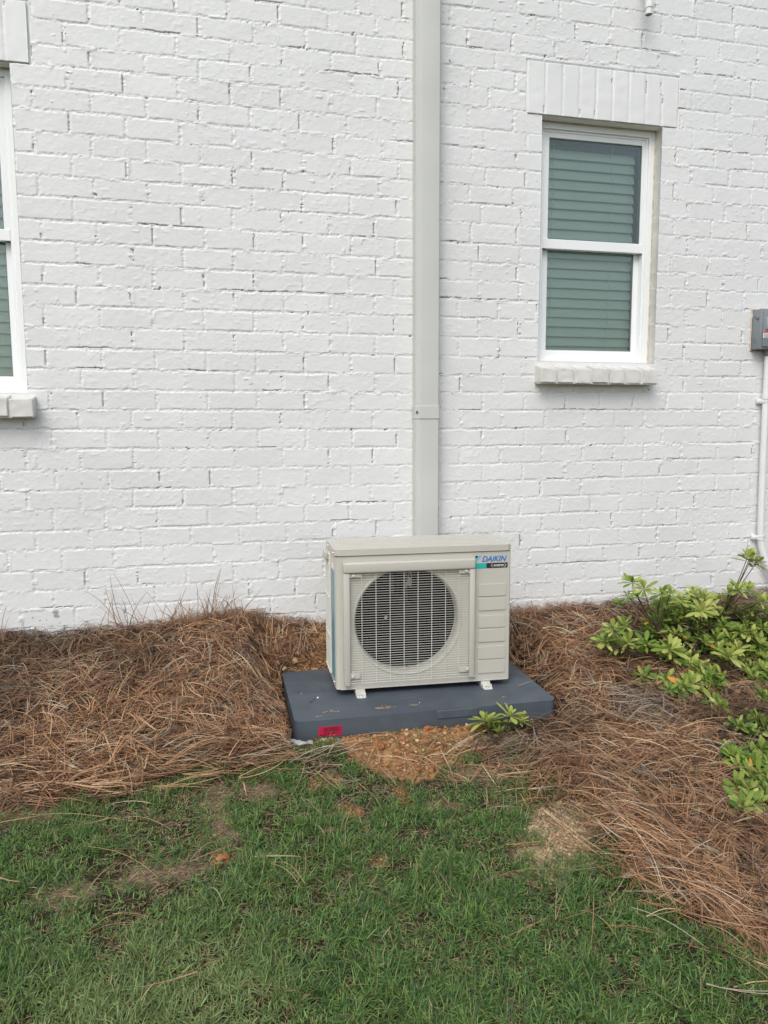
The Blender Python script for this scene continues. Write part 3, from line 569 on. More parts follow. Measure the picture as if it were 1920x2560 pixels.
# inside
ins=MB()
ins.box(-HW+.012,HW-.012,HD-.03,HD-.012,ZB+.01,ZT-.01)
ins.box(.165,.169,-HD+.01,HD-.02,ZB+.01,ZT-.01); ins.box(-HW+.014,-HW+.030,FY+.056,HD-.02,ZB+.01,ZT-.01)
ins.box(-HW+.004,HW-.01,FY+.02,HD-.02,ZT-.008,ZT-.002)
for i in range(26): ins.box(-.26+i*.016,-.2588+i*.016,HD-.036,HD-.029,ZB+.02,ZT-.02)
for i in range(34): ins.box(-HW+.011,-HW+.0145,FY+.054,HD-.02,ZB+.03+i*.0140,ZB+.0312+i*.0140)
ins.build('coil',M['coil'],ac)
fx,fz=-.066,.278
fan=MB()
fan.tube([(fx,-.075,fz),(fx,-.068,fz),(fx,-.055,fz),(fx,-.01,fz)],[.018,.042,.050,.050],28)
for k in range(3):
    a0=math.radians(22+120*k); V=[];F=[];nr,na=9,10
    for i in range(nr):
        r=.048+.137*i/(nr-1); w0=math.radians(62)*(1-.12*i/nr); sw=.30*(i/(nr-1))**1.4
        for j in range(na):
            u=j/(na-1); a=a0+sw+w0*(u-.5); y=-.055+.052*u-.010*(i/(nr-1))+.012*math.sin(math.pi*u)
            V.append((fx+r*math.cos(a),y,fz+r*math.sin(a)))
    for i in range(nr-1):
        for j in range(na-1): q=i*na+j;F.append((q,q+1,q+na+1,q+na))
    fan.poly(V,F)
fan.build('fan',M['fan'],ac,smooth=50)
mt=MB(); mt.tube([(fx,-.01,fz),(fx,.04,fz)],.045,24)
for x in (fx-.028,fx+.03): mt.box(x-.008,x+.008,.028,.036,ZB+.02,ZT-.02)
mt.build('fan_motor',M['black'],ac,smooth=40)
# service tag / wiring catch that glints behind the grille
gl=MB()
gl.tube([(fx+.022,-.02,.470),(fx+.030,-.03,.44),(fx+.020,-.045,.405),(fx+.012,-.055,.385)],.0026,8)
gl.tube([(fx+.036,-.02,.468),(fx+.038,-.03,.43),(fx+.036,-.045,.40)],.0022,8)
gl.poly([(fx+.010,-.05,.395),(fx+.034,-.05,.388),(fx+.036,-.052,.418),(fx+.024,-.052,.425)],[(0,1,2,3)])
gl.build('wire_bracket',M['metal'],ac,smooth=60)
gl=MB()
gl.poly([(fx-.075,-.06,.270),(fx-.066,-.06,.262),(fx-.060,-.06,.277),(fx-.070,-.06,.282)],[(0,1,2,3)])
gl.build('motor_clip',M['metal'],ac,smooth=60)
# grille frame
gf=MB(); y0,y1=FY-.026,FY+.001; xl,xr=-.3095,.190; z0,z1=.045,.509
gf.box(xl,xl+.0225,y0+.004,y1,z0,z1-.040,.002,2); gf.box(xr-.0195,xr,y0+.004,y1,z0+.004,z1-.040,.002,2)
gf.box(xl-.0005,xr+.001,y0,y1,z1-.040,z1,.007,4)
gr=gf.build('grille_frame',M['case'],ac,smooth=40)
wr=MB(); gy=FY-.017
nx_=46; za,zb_=z0+.008,z1-.046
tabs=[(xl+.0225,xl+.068,z1-.060,z1-.040),(xr-.060,xr-.0195,z1-.060,z1-.040),(xl+.0225,xl+.060,z0+.022,z0+.052),(xr-.058,xr-.0195,z0+.022,z0+.050)]
for i in range(nx_):
    z=za+(zb_-za)*i/(nx_-1); a,c=xl+.018,xr-.016
    for (tx0,tx1,tz0,tz1) in tabs:
        if tz0<z<tz1:
            if tx0<0: a=max(a,tx1)
            else: c=min(c,tx0)
    wr.tube([(a,gy,z),(c,gy,z)],.0008,6)
for i in range(8):
    x=xl+.068+(xr-xl-.068-.060)*i/7
    wr.tube([(x,gy+.0022,za-.003),(x,gy+.0022,zb_+.008)],.0010,6)
wr.build('wire_grille',M['wire'],gr,smooth=60)
for a,c,d,f in tabs: MB().box(a,c,gy+.0005,gy+.003,d+.003,f-.003,.001,1).build('fixing_tab',M['case'],gr,smooth=40)
for x,z in ((xl+.037,z1-.050),(xr-.034,z1-.047),(xl+.033,z0+.035),(xr-.028,z0+.036)):
    s_=MB().tube([(x,gy-.001,z),(x,gy-.0035,z),(x,gy-.0045,z)],[.0052,.0050,.003],14)
    s_.box(x-.0035,x+.0035,gy-.0048,gy-.0042,z-.0007,z+.0007); s_.build('screw',M['foot'],gr,smooth=40)
# left side guard
sg=MB(); X0=-HW-.006
for y in (.002,.046,.088,HD-.010): sg.box(X0-.001,X0+.008,y-.0022,y+.0022,ZB+.02,ZT-.010,.001,1)
for z in (ZB+.024,.195,.345,.475,ZT-.012): sg.box(X0-.002,X0+.006,.0,HD-.008,z-.002,z+.002,.001,1)
sg.build('side_guard',M['wire'],ac,smooth=40)
MB().box(-HW-.0012,-HW+.0005,-.104,-.012,ZB+.03,.470).build('side_label',M['teal'],ac)
ylw=MB().box(-HW-.0014,-HW-.0002,-.085,-.035,.471,.505).build('rating_label',M['white'],ac)
MB().box(-HW-.0018,-HW-.0013,-.085,-.035,.496,.505).build('label_band',M['yellow'],ylw)
MB().box(-HW-.022,-HW+.002,.03,.085,ZT-.040,ZT-.004,.004,2).build('sensor_bracket',M['case'],ac,smooth=40)
for y,z,x in ((-.11,ZT+.010,-HW-.003),(.06,ZT+.012,-HW-.003),(-.08,ZB+.012,-HW),(.11,ZB+.018,-HW)):
    MB().tube([(x+.001,y,z),(x-.003,y,z),(x-.0045,y,z)],[.0045,.0042,.002],12).build('screw',M['metal'],ac,smooth=40)
MB().tube([(.197,FY,ZB+.016),(.197,FY-.003,ZB+.016),(.197,FY-.004,ZB+.016)],[.0042,.004,.002],12).build('screw',M['metal'],ac,smooth=40)
vc=MB(); vc.box(HW-.001,HW+.011,.02,HD-.005,.235,.345,.003,2); vc.box(HW-.001,HW+.016,.03,HD,.085,.24,.004,2)
vc.build('valve_cover',M['case'],ac,smooth=40)
# feet
for x in (-.247,.243):
    ft=MB(); ft.prism(rrect(x-.018,x+.018,-HD-.036,HD+.03,.008,4),.0005,.005,.001,1)
    ft.box(x-.018,x+.018,-HD+.004,HD-.004,.004,ZB+.001,.001,1)
    ft.box(x-.018,x-.0155,-HD-.02,HD,.004,.014,.0006,1); ft.box(x+.0155,x+.018,-HD-.02,HD,.004,.014,.0006,1)
    f_=ft.build('foot',M['foot'],ac,smooth=40)
    s_=MB(); s_.tube([(x,-HD-.020,.005),(x,-HD-.020,.009)],.0055,6); s_.tube([(x,-HD-.020,.005),(x,-HD-.020,.0062)],.009,16); s_.build('bolt',M['metal'],f_,smooth=40)
# badge
def textmesh(s,size,shear,off):
    c=bpy.data.curves.new('t','FONT');c.body=s;c.size=size;c.shear=shear;c.offset=off;c.extrude=.0003;c.space_character=1.02
    o=bpy.data.objects.new('t',c);COL.objects.link(o);dg=bpy.context.evaluated_depsgraph_get()
    me=bpy.data.meshes.new_from_object(o.evaluated_get(dg));bpy.data.objects.remove(o)
    return me
def place_text(s,x0,x1,z0,z1,shear,off,y):
    me=textmesh(s,1,shear,off);n=len(me.vertices);co=np.empty(n*3,np.float32);me.vertices.foreach_get('co',co);co=co.reshape(-1,3)
    mn,mx=co.min(0),co.max(0);o=np.empty_like(co)
    o[:,0]=x0+(co[:,0]-mn[0])/(mx[0]-mn[0])*(x1-x0);o[:,2]=z0+(co[:,1]-mn[1])/(mx[1]-mn[1])*(z1-z0);o[:,1]=y-co[:,2]
    me.vertices.foreach_set('co',o.ravel());me.update();return me
by=FY-.0008
bd=MB().box(.194,.3245,FY-.0009,FY+.0005,.4655,.4850).build('badge',M['ink'],ac)
MB().poly([(.194,by-.0004,.4655),(.240,by-.0004,.4655),(.240,by-.0004,.4850),(.194,by-.0004,.4850)],[(0,1,2,3)]).build('badge_stripe',M['tealink'],bd)
MB().poly([(.1975,by,.4885),(.1975,by,.496),(.2105,by,.5145),(.2215,by,.5145)],[(0,3,2,1)]).build('badge_slash',M['cyan'],bd)
MB().poly([(.1968,by-.0002,.5000),(.1968,by-.0002,.5145),(.2075,by-.0002,.5145)],[(0,2,1)]).build('badge_corner',M['ink'],bd)
link('badge_lettering',place_text('DAIKIN',.2225,.3205,.4905,.5120,.32,.022,by),M['blue'],bd)
link('badge_small_lettering',place_text('INVERTER',.2680,.3080,.4712,.4790,.32,.012,by-.0012),M['white'],bd)
for pts in ([(.2650,.4810),(.2575,.4752),(.2650,.4694)],[(.3110,.4810),(.3190,.4752),(.3110,.4694)]):
    MB().tube([(x,by-.001,z) for x,z in pts],.0008,6).build('badge_arrow',M['white'],bd)
# ------------------------------------------------------------------ ground
def inpoly(x,y,P):
    c=np.zeros(np.shape(x),bool);n=len(P)
    for i in range(n):
        (x1,y1),(x2,y2)=P[i],P[(i+1)%n]
        if y1==y2: continue
        c^=((y1>y)!=(y2>y))&(x<(x2-x1)*(y-y1)/(y2-y1)+x1)
    return c
P_LEFT=[(-3,-.95),(.06,-.90),(.28,-.90),(.5,-.83),(.76,-.80),(.97,-.79),(1.02,-.70),(.97,-.62),(.93,-.55),(.93,-.3),(.98,-.1),(1.3,-.05),(1.3,.05),(-3,.05)]
P_RIGHT=[(1.83,-.70),(1.72,-.90),(1.66,-1.10),(1.70,-1.25),(1.76,-1.35),(1.70,-1.50),(1.69,-1.60),(1.71,-1.71),(1.75,-1.82),(1.86,-1.93),(2.1,-2.1),(2.6,-2.35),(3.6,-2.6),(6,-2.7),(6,.05),(1.3,.05),(1.6,-.08),(1.90,-.2),(1.93,-.6)]
P_DIRT=[(.95,-.66),(1.02,-.76),(1.14,-.87),(1.19,-.98),(1.27,-1.07),(1.38,-1.02),(1.51,-.92),(1.60,-.84),(1.70,-.74),(1.93,-.72),(1.93,-.2),(1.7,-.05),(1.2,-.05),(.90,.0),(.86,-.25),(.91,-.6)]
BARE=[(.66,-1.02,.05,.09,1),(.69,-1.17,.05,.09,1),(.15,-.95,.13,.07,1),(.68,-1.30,.035,.04,0),(1.04,-1.15,.05,.05,0),(1.22,-1.13,.03,.09,0),(1.57,-1.40,.085,.14,2),(1.62,-1.34,.10,.10,2),(1.49,-1.50,.07,.08,2),(1.09,-1.39,.025,.025,0),(.30,-1.36,.07,.05,1),(.53,-1.33,.10,.05,1),(1.00,-.98,.06,.05,0),(1.50,-1.02,.12,.06,1),(1.62,-.86,.10,.06,1),(.8,-.98,.07,.04,1),(1.35,-1.18,.06,.04,1)]
def padloc(x,y):
    dx,dy=x-PC[0],y-PC[1];c,s=math.cos(PR),math.sin(PR);return dx*c+dy*s,-dx*s+dy*c
def height(x,y):
    x=np.asarray(x,float);y=np.asarray(y,float)
    lawn=np.where(y<-.75,.07*(y+.75),0)+(vn(x,y,2.2,201)-.5)*.02
    s=np.clip((y+.90)/.90,0,1)
    mL=(.235*s**.9+.05*np.exp(-((x-.70)/.22)**2-((y+.10)/.22)**2)+.03*np.exp(-((x-.30)/.35)**2-((y+.55)/.25)**2))
    mR=.195*s**1.1+.028*ss(0,.12,x-1.62-.0*y)*ss(2.6,2.2,-y)
    t=ss(1.25,1.75,x); m=mL*(1-t)+mR*t
    mid=1-np.abs(2*t-1); m=m*(1-.55*mid*ss(-.2,-.5,y))
    st=inpoly(x,y,P_LEFT)|inpoly(x,y,P_RIGHT)
    m=m+(fbm(x,y,3.2,211)-.5)*.05*np.where(st,1,.15)+(vn(x,y,14,212)-.5)*.012*np.where(st,1,.5)
    u,v=padloc(x,y); d=np.hypot(np.maximum(np.abs(u)-PW/2,0),np.maximum(np.abs(v)-PD/2,0))
    e=ss(.0,.17,d); h=lawn+m
    low=np.where(v>PD/2-.05,.065,.012)
    low=low+.010*ss(.03,0,np.abs(v+PD/2+.02))*np.exp(-((u+.0)/.22)**2)
    h=np.minimum(h,low)*(1-e)+h*e
    h=np.where(d<=0,-.03,h)
    dd=inpoly(x,y,P_DIRT); h=h+np.where(dd&(d>0),(vn(x,y,60,221)-.4)*.010+(vn(x,y,25,222)-.5)*.010,0)
    return h
def build_ground():
    gx=np.unique(np.concatenate([np.linspace(-60,-3,12),np.arange(-3,-.6,.06),np.arange(-.6,3.8,.0125),np.arange(3.8,6.5,.06),np.linspace(6.5,60,12)]).round(5))
    gy=np.unique(np.concatenate([np.linspace(-60,-5,12),np.arange(-5,-2.2,.06),np.arange(-2.2,.1,.0125),[1,20,60]]).round(5))
    X,Y=np.meshgrid(gx,gy,indexing='ij');Z=height(X,np.clip(Y,-9,.05))
    nx,ny=X.shape;idx=np.arange(nx*ny).reshape(nx,ny)
    wx=X+(vn(X,Y,18,231)-.5)*.05;wy=Y+(vn(X,Y,18,232)-.5)*.05
    col=np.empty(X.shape+(3,));g=fbm(X,Y,9,233)[...,None]
    col[:]=np.array([.040,.030,.018])*(1-g)+np.array([.075,.058,.034])*g
    far_=(Y<-2.4)|(X<-.7)|(X>4); col[far_]=np.array([.055,.085,.03])
    st=inpoly(wx,wy,P_LEFT)|inpoly(wx,wy,P_RIGHT); col[st]=(np.array([.025,.014,.009])*(1-g)+np.array([.05,.028,.017])*g)[st]
    wx2=X+(fbm(X,Y,12,236)-.5)*.16;wy2=Y+(fbm(X,Y,12,237)-.5)*.16;dd=inpoly(wx2,wy2,P_DIRT); c2=np.array([.30,.155,.070])*(1-g)+np.array([.42,.25,.12])*g; col[dd]=c2[dd]
    for bx,by_,rx,ry,k in BARE:
        f=np.clip(1.25-np.hypot((wx-bx)/rx,(wy-by_)/ry),0,1)[...,None]; f=ss(0,.5,f)
        c=[np.array([.26,.12,.05]),np.array([.20,.155,.10]),np.array([.40,.29,.17])][k]; col=col*(1-f)+c*f
    col=np.clip(col*(.8+.4*vn(X,Y,40,235)[...,None]),0,1)
    me=npmesh('ground',np.stack([X,Y,Z],-1).reshape(-1,3),[np.stack([idx[:-1,:-1],idx[1:,:-1],idx[1:,1:],idx[:-1,1:]],-1).reshape(-1,4)],True,col=col.reshape(-1,3))
    link('ground',me,M['soil'],kind='structure')
build_ground()
def gh(x,y): return float(height(np.array([x]),np.array([y]))[0])
# strips : centre line (N,S,3), half width vectors (N,S,3), colours (N,3)
def strips(P,Wd,C,taper):
    N,S,_=P.shape; V=np.stack([P-Wd*taper[None,:,None],P+Wd*taper[None,:,None]],2).reshape(-1,3)
    b=(np.arange(N)*S*2)[:,None]+(np.arange(S-1)*2)[None]
    F=np.stack([b,b+1,b+3,b+2],-1).reshape(-1,4)
    return V,F,np.repeat(C,S*2,0)
def needles(x,y,th,L,R,spread=.07,curv=3.2,lift=.13,offz=.03,S=7,rnd_th=None,nper=3,dz0=None,width=(.0008,.0012),bright=1.0,slope=None):
    n=len(x)
    x=np.repeat(x,nper);y=np.repeat(y,nper);th=np.repeat(th,nper)+R.normal(0,spread,n*nper);L=np.repeat(L,nper)*R.uniform(.85,1.05,n*nper)
    k=np.repeat(R.normal(0,curv,n),nper)+R.normal(0,.35,n*nper)
    o=np.repeat(R.random(n)**1.6*offz,nper); rise=np.repeat(R.normal(0,lift,n),nper)+R.normal(0,.02,n*nper)
    s=np.linspace(0,1,S)[None]*L[:,None]; a=th[:,None]+k[:,None]*s
    ds=L[:,None]/(S-1)
    X=x[:,None]+np.concatenate([np.zeros((len(x),1)),np.cumsum(np.cos(a[:,:-1])*ds,1)],1)
    Y=y[:,None]+np.concatenate([np.zeros((len(x),1)),np.cumsum(np.sin(a[:,:-1])*ds,1)],1)
    Y=np.minimum(Y,-.006-R.random(len(x))[:,None]*.012)
    Z=height(X,Y); Z=.55*Z+.45*Z.mean(1,keepdims=True)
    bow=R.normal(0,.014,len(x))[:,None]*np.sin(np.linspace(0,math.pi,S))[None]
    Z=Z+.003+o[:,None]+rise[:,None]*(s-L[:,None]/2)+bow
    Z=np.maximum(Z,height(X,Y)+.0012)
    P=np.stack([X,Y,Z],-1)
    tx=-np.sin(a);ty=np.cos(a);roll=R.uniform(-.9,.9,len(x))[:,None]
    w_=R.uniform(width[0],width[1],len(x))[:,None]*(1-.22*ss(-1.1,-1.7,Y[:,:1]))
    Wd=np.stack([tx*np.cos(roll),ty*np.cos(roll),np.sin(roll)*np.ones_like(tx)],-1)*w_[...,None]
    base=np.array([[.33,.175,.085],[.27,.128,.062],[.42,.255,.135],[.18,.090,.046],[.50,.38,.25],[.31,.25,.18],[.07,.038,.025]])
    ci=R.choice(7,n,p=[.22,.20,.17,.17,.06,.06,.12]);C=np.repeat(base[ci],nper,0)*R.uniform(.8,1.2,(n*nper,1))*bright
    grey=fbm(X[:,3],Y[:,3],3.5,241); gm_=(ss(.60,.74,grey)*.6*ss(-1.4,-1.1,Y[:,3]))[:,None]; C=C*(1-gm_)+np.array([.27,.23,.18])*R.uniform(.8,1.15,(n*nper,1))*gm_
    tone=.50+.68*ss(.30,.66,fbm(X[:,3],Y[:,3],2.6,243))[:,None];C=C*tone*np.array([.95,1.0,1.05])
    return P,Wd,C
def padfree(P,m=.004):
    u,v=padloc(P[...,0],P[...,1]); ins=(np.abs(u)<PW/2+m)&(np.abs(v)<PD/2+m); fr=(u>-PW/2-.01)&(u<PW/2-.05)&(v<0)&(v>-PD/2-.10)&(P[...,2]>.022); return ~(ins.any(1)|fr.any(1))
def build_straw():
    R=np.random.default_rng(31); VV=[];FF=[];CC=[];nb=0
    tap=np.array([1,1,1,.95,.9,.75,.35])
    def put(P,Wd,C,t=tap):
        nonlocal nb
        ok=padfree(P);P,Wd,C=P[ok],Wd[ok],C[ok]
        V,F,c=strips(P,Wd,C,t);VV.append(V);FF.append(F+nb);CC.append(c);nb+=len(V)
    def scatter(n,x0,x1,y0,y1,poly,shrink=0):
        x=R.uniform(x0,x1,n);y=R.uniform(y0,y1,n)
        wx=x+(vn(x,y,11,251)-.5)*.10+R.normal(0,.012,n);wy=y+(vn(x,y,11,252)-.5)*.10+R.normal(0,.012,n)
        ok=inpoly(wx,wy,poly);return x[ok],y[ok]
    def heading(x,y):
        return 6.28*fbm(x,y,1.9,261,2)*1.6+R.normal(0,1.0,len(x))+(R.random(len(x))<.5)*math.pi
    for (n,b,pl) in ((14000,(-.85,1.1,-.98,0.0),P_LEFT),(31000,(1.45,4.3,-2.4,0.0),P_RIGHT)):
        x,y=scatter(n,*b,pl); th=heading(x,y)
        # centre the needle on its spot
        L=R.uniform(.09,.21,len(x)); x=x-np.cos(th)*L/2;y=y-np.sin(th)*L/2
        put(*needles(x,y,th,L,R,offz=.040))
    # bundles lying along the rims of the bed
    for cx,cy,n,th0,sx,sy in ((.55,-.80,420,.15,.35,.04),(.15,-.88,350,-.1,.3,.04),(.42,-.42,260,1.2,.05,.16),(.70,-.80,220,.05,.12,.02),(1.78,-1.55,300,-1.1,.06,.22),(2.3,-1.0,350,.25,.3,.12),(1.95,-.95,250,-.9,.12,.12)):
        x=R.normal(cx,sx,n);y=R.normal(cy,sy,n);th=R.normal(th0,.28,n);L=R.uniform(.14,.23,n)
        put(*needles(x-np.cos(th)*L/2,y-np.sin(th)*L/2,th,L,R,offz=.045,curv=1.2,bright=1.1))
    # over dirt, lawn
    def thin(n,b,bright=1.0,offz=.02,lift=.08):
        x=R.uniform(b[0],b[1],n);y=R.uniform(b[2],b[3],n);th=R.uniform(0,6.28,n);L=R.uniform(.06,.20,n)
        put(*needles(x,y,th,L,R,offz=offz,lift=lift,nper=2,bright=bright))
    thin(170,(.9,1.7,-1.0,-.72),offz=.006); thin(150,(.85,1.0,-.7,0),offz=.02); thin(330,(1.55,1.85,-1.3,-.7)); thin(45,(.0,1.6,-1.1,-.85))
    thin(30,(1.3,1.8,-1.8,-1.2));thin(650,(.80,1.22,-.30,-.01),offz=.014);thin(26,(.1,1.7,-1.9,-1.0),offz=.02,lift=.03)
    
    # individual long stray needles on the lawn
    stray=[((.17,-1.02),(.46,-1.19)),((.33,-1.21),(.60,-1.33)),((.60,-1.33),(.70,-1.27)),((.42,-1.30),(.36,-1.42)),((1.42,-1.72),(1.50,-1.60)),((1.50,-1.60),(1.58,-1.66)),((1.55,-1.66),(1.47,-1.82)),((1.30,-1.56),(1.52,-1.57)),((1.53,-1.57),(1.68,-1.60)),((.80,-1.38),(.90,-1.50)),((1.20,-1.48),(1.19,-1.60)),((1.84,-1.82),(1.80,-1.96)),((1.80,-1.84),(1.82,-1.95)),((.62,-1.70),(.50,-1.72)),((.70,-1.76),(.86,-1.80)),((1.05,-1.18),(.98,-1.30)),((1.10,-1.05),(1.17,-1.20)),((1.00,-.92),(1.04,-1.08)),((.98,-.95),(1.03,-1.10))]
    for (a,b_) in stray:
        d=math.hypot(b_[0]-a[0],b_[1]-a[1]);th=math.atan2(b_[1]-a[1],b_[0]-a[0])
        P,Wd,C=needles(np.array([a[0]]),np.array([a[1]]),np.array([th]),np.array([d*1.05]),R,offz=0,lift=0,nper=2,curv=1.5,width=(.0008,.0011),bright=1.15);P[...,2]+=.022
        put(P,Wd*.8,C*0+np.array([.36,.24,.13]))
    # upright sprays against the wall
    def spray(bx,by_,n,ang,sp,Lm,bend=3.5):
        P=[];
        for _ in range(n):
            a=R.normal(ang,sp);L=R.uniform(.6,1.1)*Lm;k=R.normal(0,bend);yy=by_+R.uniform(-.03,.02);x=bx+R.normal(0,.03)
            z=gh(x,min(yy,-.01))-.005;pts=[];t=a;vy=R.uniform(-.25,.1)
            for i in range(7):
                pts.append((x,min(yy,-.008),z));x+=math.cos(t)*L/6;z+=math.sin(t)*L/6;yy+=vy*L/6;t+=k*L/6
            P.append(pts)
        P=np.array(P);Wd=np.zeros_like(P);Wd[...,0]=.0012*R.choice([-1,1],n)[:,None];Wd[...,2]=.0003
        base=np.array([[.25,.14,.08],[.16,.09,.06],[.34,.2,.11]]);C=base[R.integers(0,3,n)]*R.uniform(.8,1.1,(n,1))
        put(P,Wd,C)
    spray(.36,-.05,9,1.85,.22,.30,3);spray(-.12,-.06,9,2.2,.3,.24,3);spray(.50,-.05,8,1.15,.3,.22,4);spray(.35,-.05,5,1.35,.35,.17,5);spray(.47,-.05,5,2.6,.3,.2);spray(.24,-.05,7,1.1,.4,.12,4)
    spray(.65,-.05,34,1.6,.55,.15,5);spray(.57,-.06,18,1.4,.5,.14,4);spray(.67,-.05,7,1.55,.2,.24,1.5);spray(.78,-.05,16,1.9,.6,.17,5);spray(.74,-.05,20,2.1,.6,.13,6);spray(.9,-.05,26,1.6,.8,.08,5)
    spray(-.10,-.06,9,2.0,.5,.16,4);spray(.08,-.05,7,1.4,.7,.08,6);spray(1.9,-.06,24,1.5,.9,.07,5);spray(2.25,-.06,20,1.6,.9,.08,5);spray(1.0,-.06,14,1.6,.9,.08,5);spray(-.4,-.06,20,1.5,.8,.12,5)
    # a few on the pad
    def padn(pts,r=.0009,c=(.10,.06,.04)):
        P=np.array([[(*[PC[0]+u*math.cos(PR)-v*math.sin(PR),PC[1]+u*math.sin(PR)+v*math.cos(PR)],PADT+.0012+h) for u,v,h in pts]]);
        q=np.linspace(0,len(pts)-1,7);P=np.stack([np.interp(q,np.arange(len(pts)),P[0][:,i]) for i in range(3)],-1)[None]
        T=np.gradient(P,axis=1);Wd=np.stack([-T[...,1],T[...,0],T[...,2]*0],-1);Wd=Wd/np.linalg.norm(Wd,axis=-1,keepdims=True)*r
        nonlocal nb; V,F,cc=strips(P,Wd,np.array([c]),tap);VV.append(V);FF.append(F+nb);CC.append(cc);nb+=len(V)
    padn([(-.46,.03,0),(-.40,.0,.001),(-.34,.02,.003),(-.345,.06,.004),(-.385,.075,.003)]);padn([(-.41,-.10,0),(-.385,-.06,.004)],.0012,(.04,.03,.03));padn([(-.475,-.05,.002),(-.44,-.055,.003)])
    padn([(.33,.06,0),(.36,.12,.01)],.001,(.2,.12,.07));padn([(.34,.02,0),(.42,.04,.002),(.47,.0,.002)],.0009,(.13,.09,.06));padn([(.40,-.10,0),(.47,-.085,.01)],.0013,(.42,.33,.24));padn([(.36,-.02,0),(.40,.02,.002),(.455,.035,.002)])
    padn([(.37,.13,0),(.40,.11,.002)],.0015,(.03,.02,.02));padn([(-.08,-.13,0),(-.02,-.14,.001)],.0008,(.3,.25,.2));padn([(-.30,-.16,0),(-.2,-.17,0)],.0006,(.12,.1,.09))
    me=npmesh('pine_straw',np.concatenate(VV),[np.concatenate(FF)],True,col=np.concatenate(CC))
    link('pine_straw',me,M['straw'],label='brown pine straw mulch spread along the foot of the wall',cat='pine straw',kind='stuff')
build_straw()
# ------------------------------------------------------------------ grass
def bare_amount(x,y):
    b=np.zeros_like(x)
    for bx,by_,rx,ry,k in BARE: b=np.maximum(b,1.25-np.hypot((x-bx)/rx,(y-by_)/ry))
    return np.clip(b*1.6,0,1)
def blades(n,R,kind):
    x=R.uniform(-.45,2.75,n);y=-.72-R.random(n)*1.68
    wx=x+(vn(x,y,16,271)-.5)*.07+R.normal(0,.010,n);wy=y+(vn(x,y,16,272)-.5)*.07+R.normal(0,.010,n)
    st=inpoly(wx,wy,P_LEFT)|inpoly(wx,wy,P_RIGHT);dirt=inpoly(x+(fbm(x,y,12,236)-.5)*.16+R.normal(0,.012,n),y+(fbm(x,y,12,237)-.5)*.16+R.normal(0,.012,n),P_DIRT)
    dens=.22+.78*ss(.40,.62,fbm(x,y,6.5,281)); dens=np.maximum(dens,ss(-1.35,-1.65,y)*.72)*(.30+.70*ss(.38,.55,vn(x,y,34,286)))
    dens=dens*(1-.93*bare_amount(wx,wy)); dens=np.where(st,.015,dens);dens=np.where(dirt,.01,dens)
    dens*=1-.6*ss(1.35,1.65,x)*ss(-1.30,-1.0,y)
    if kind=='thatch': dens=.25+.75*bare_amount(wx,wy)+.4*(1-ss(.35,.5,fbm(x,y,5.5,281))); dens=np.where(dirt|st,.02,dens)
    for bx,by_,rx,ry,k in BARE:
        if k!=1 and kind=='thatch': dens*=1-.8*np.clip(1.2-np.hypot((x-bx)/rx,(y-by_)/ry),0,1)
    ok=R.random(n)<dens;x,y=x[ok],y[ok];n=len(x)
    front=ss(-1.1,-1.8,y)
    L=R.uniform(.013,.034,n)*(1+.12*front)*(.55+.9*ss(.3,.7,fbm(x,y,9,283)))
    th=R.uniform(0,6.28,n);el=np.abs(R.normal(.50,.45,n)).clip(.02,1.45);k=R.normal(-16,18,n)
    if kind=='thatch': L=R.uniform(.012,.035,n);el=np.abs(R.normal(.08,.12,n));k=R.normal(0,5,n)
    S=4;P=np.zeros((n,S,3));z0=height(x,y)+R.random(n)*.008*(0 if kind=='thatch' else 1);P[:,0]=np.stack([x,y,z0],-1)
    e=el.copy()
    for i in range(1,S):
        d=L/(S-1);P[:,i,0]=P[:,i-1,0]+np.cos(th)*np.cos(e)*d;P[:,i,1]=P[:,i-1,1]+np.sin(th)*np.cos(e)*d;P[:,i,2]=P[:,i-1,2]+np.sin(e)*d;e=e+k*d
    P[...,2]=np.maximum(P[...,2],z0[:,None]+.0005)
    w_=R.uniform(.0007,.0014,n)*(1 if kind=='grass' else .8);roll=R.uniform(-.7,.7,n)
    Wd=np.stack([-np.sin(th)*np.cos(roll),np.cos(th)*np.cos(roll),np.sin(roll)],-1)*w_[:,None];Wd=np.repeat(Wd[:,None],S,1)
    if kind=='grass':
        a=np.array([.078,.155,.034]);b=np.array([.215,.335,.090]);c=np.array([.062,.142,.054])
        t=R.random((n,1));C=a*(1-t)+b*t;q=(R.random((n,1))<.3);C=np.where(q,c,C)
        y_=ss(.45,.7,fbm(x,y,2.2,291))[:,None]*.55*ss(-1.3,-1.8,y)[:,None];C=C*(1-y_)+np.array([.31,.38,.16])*y_
        dd=(R.random((n,1))<.06);C=np.where(dd,np.array([.34,.29,.16]),C)*R.uniform(.75,1.2,(n,1))
    else:
        t=R.random((n,1));C=np.array([.34,.25,.155])*t+np.array([.20,.13,.075])*(1-t);C*=R.uniform(.7,1.2,(n,1))
    return P,Wd,C
def build_grass():
    R=np.random.default_rng(41)
    P,Wd,C=blades(580000,R,'grass');V,F,c=strips(P,Wd,C,np.array([.8,1,.8,.12]))
    link('grass',npmesh('grass',V,[F],True,col=c),M['grass'],label='patchy green lawn grass in front of the mulch bed',cat='grass',kind='stuff')
    P,Wd,C=blades(150000,R,'thatch');V,F,c=strips(P,Wd,C,np.array([.9,1,.8,.3]))
    link('dead_grass',npmesh('dead_grass',V,[F],True,col=c),M['straw'],label='dry tan dead grass lying between the green blades',cat='dead grass',kind='stuff')
build_grass()
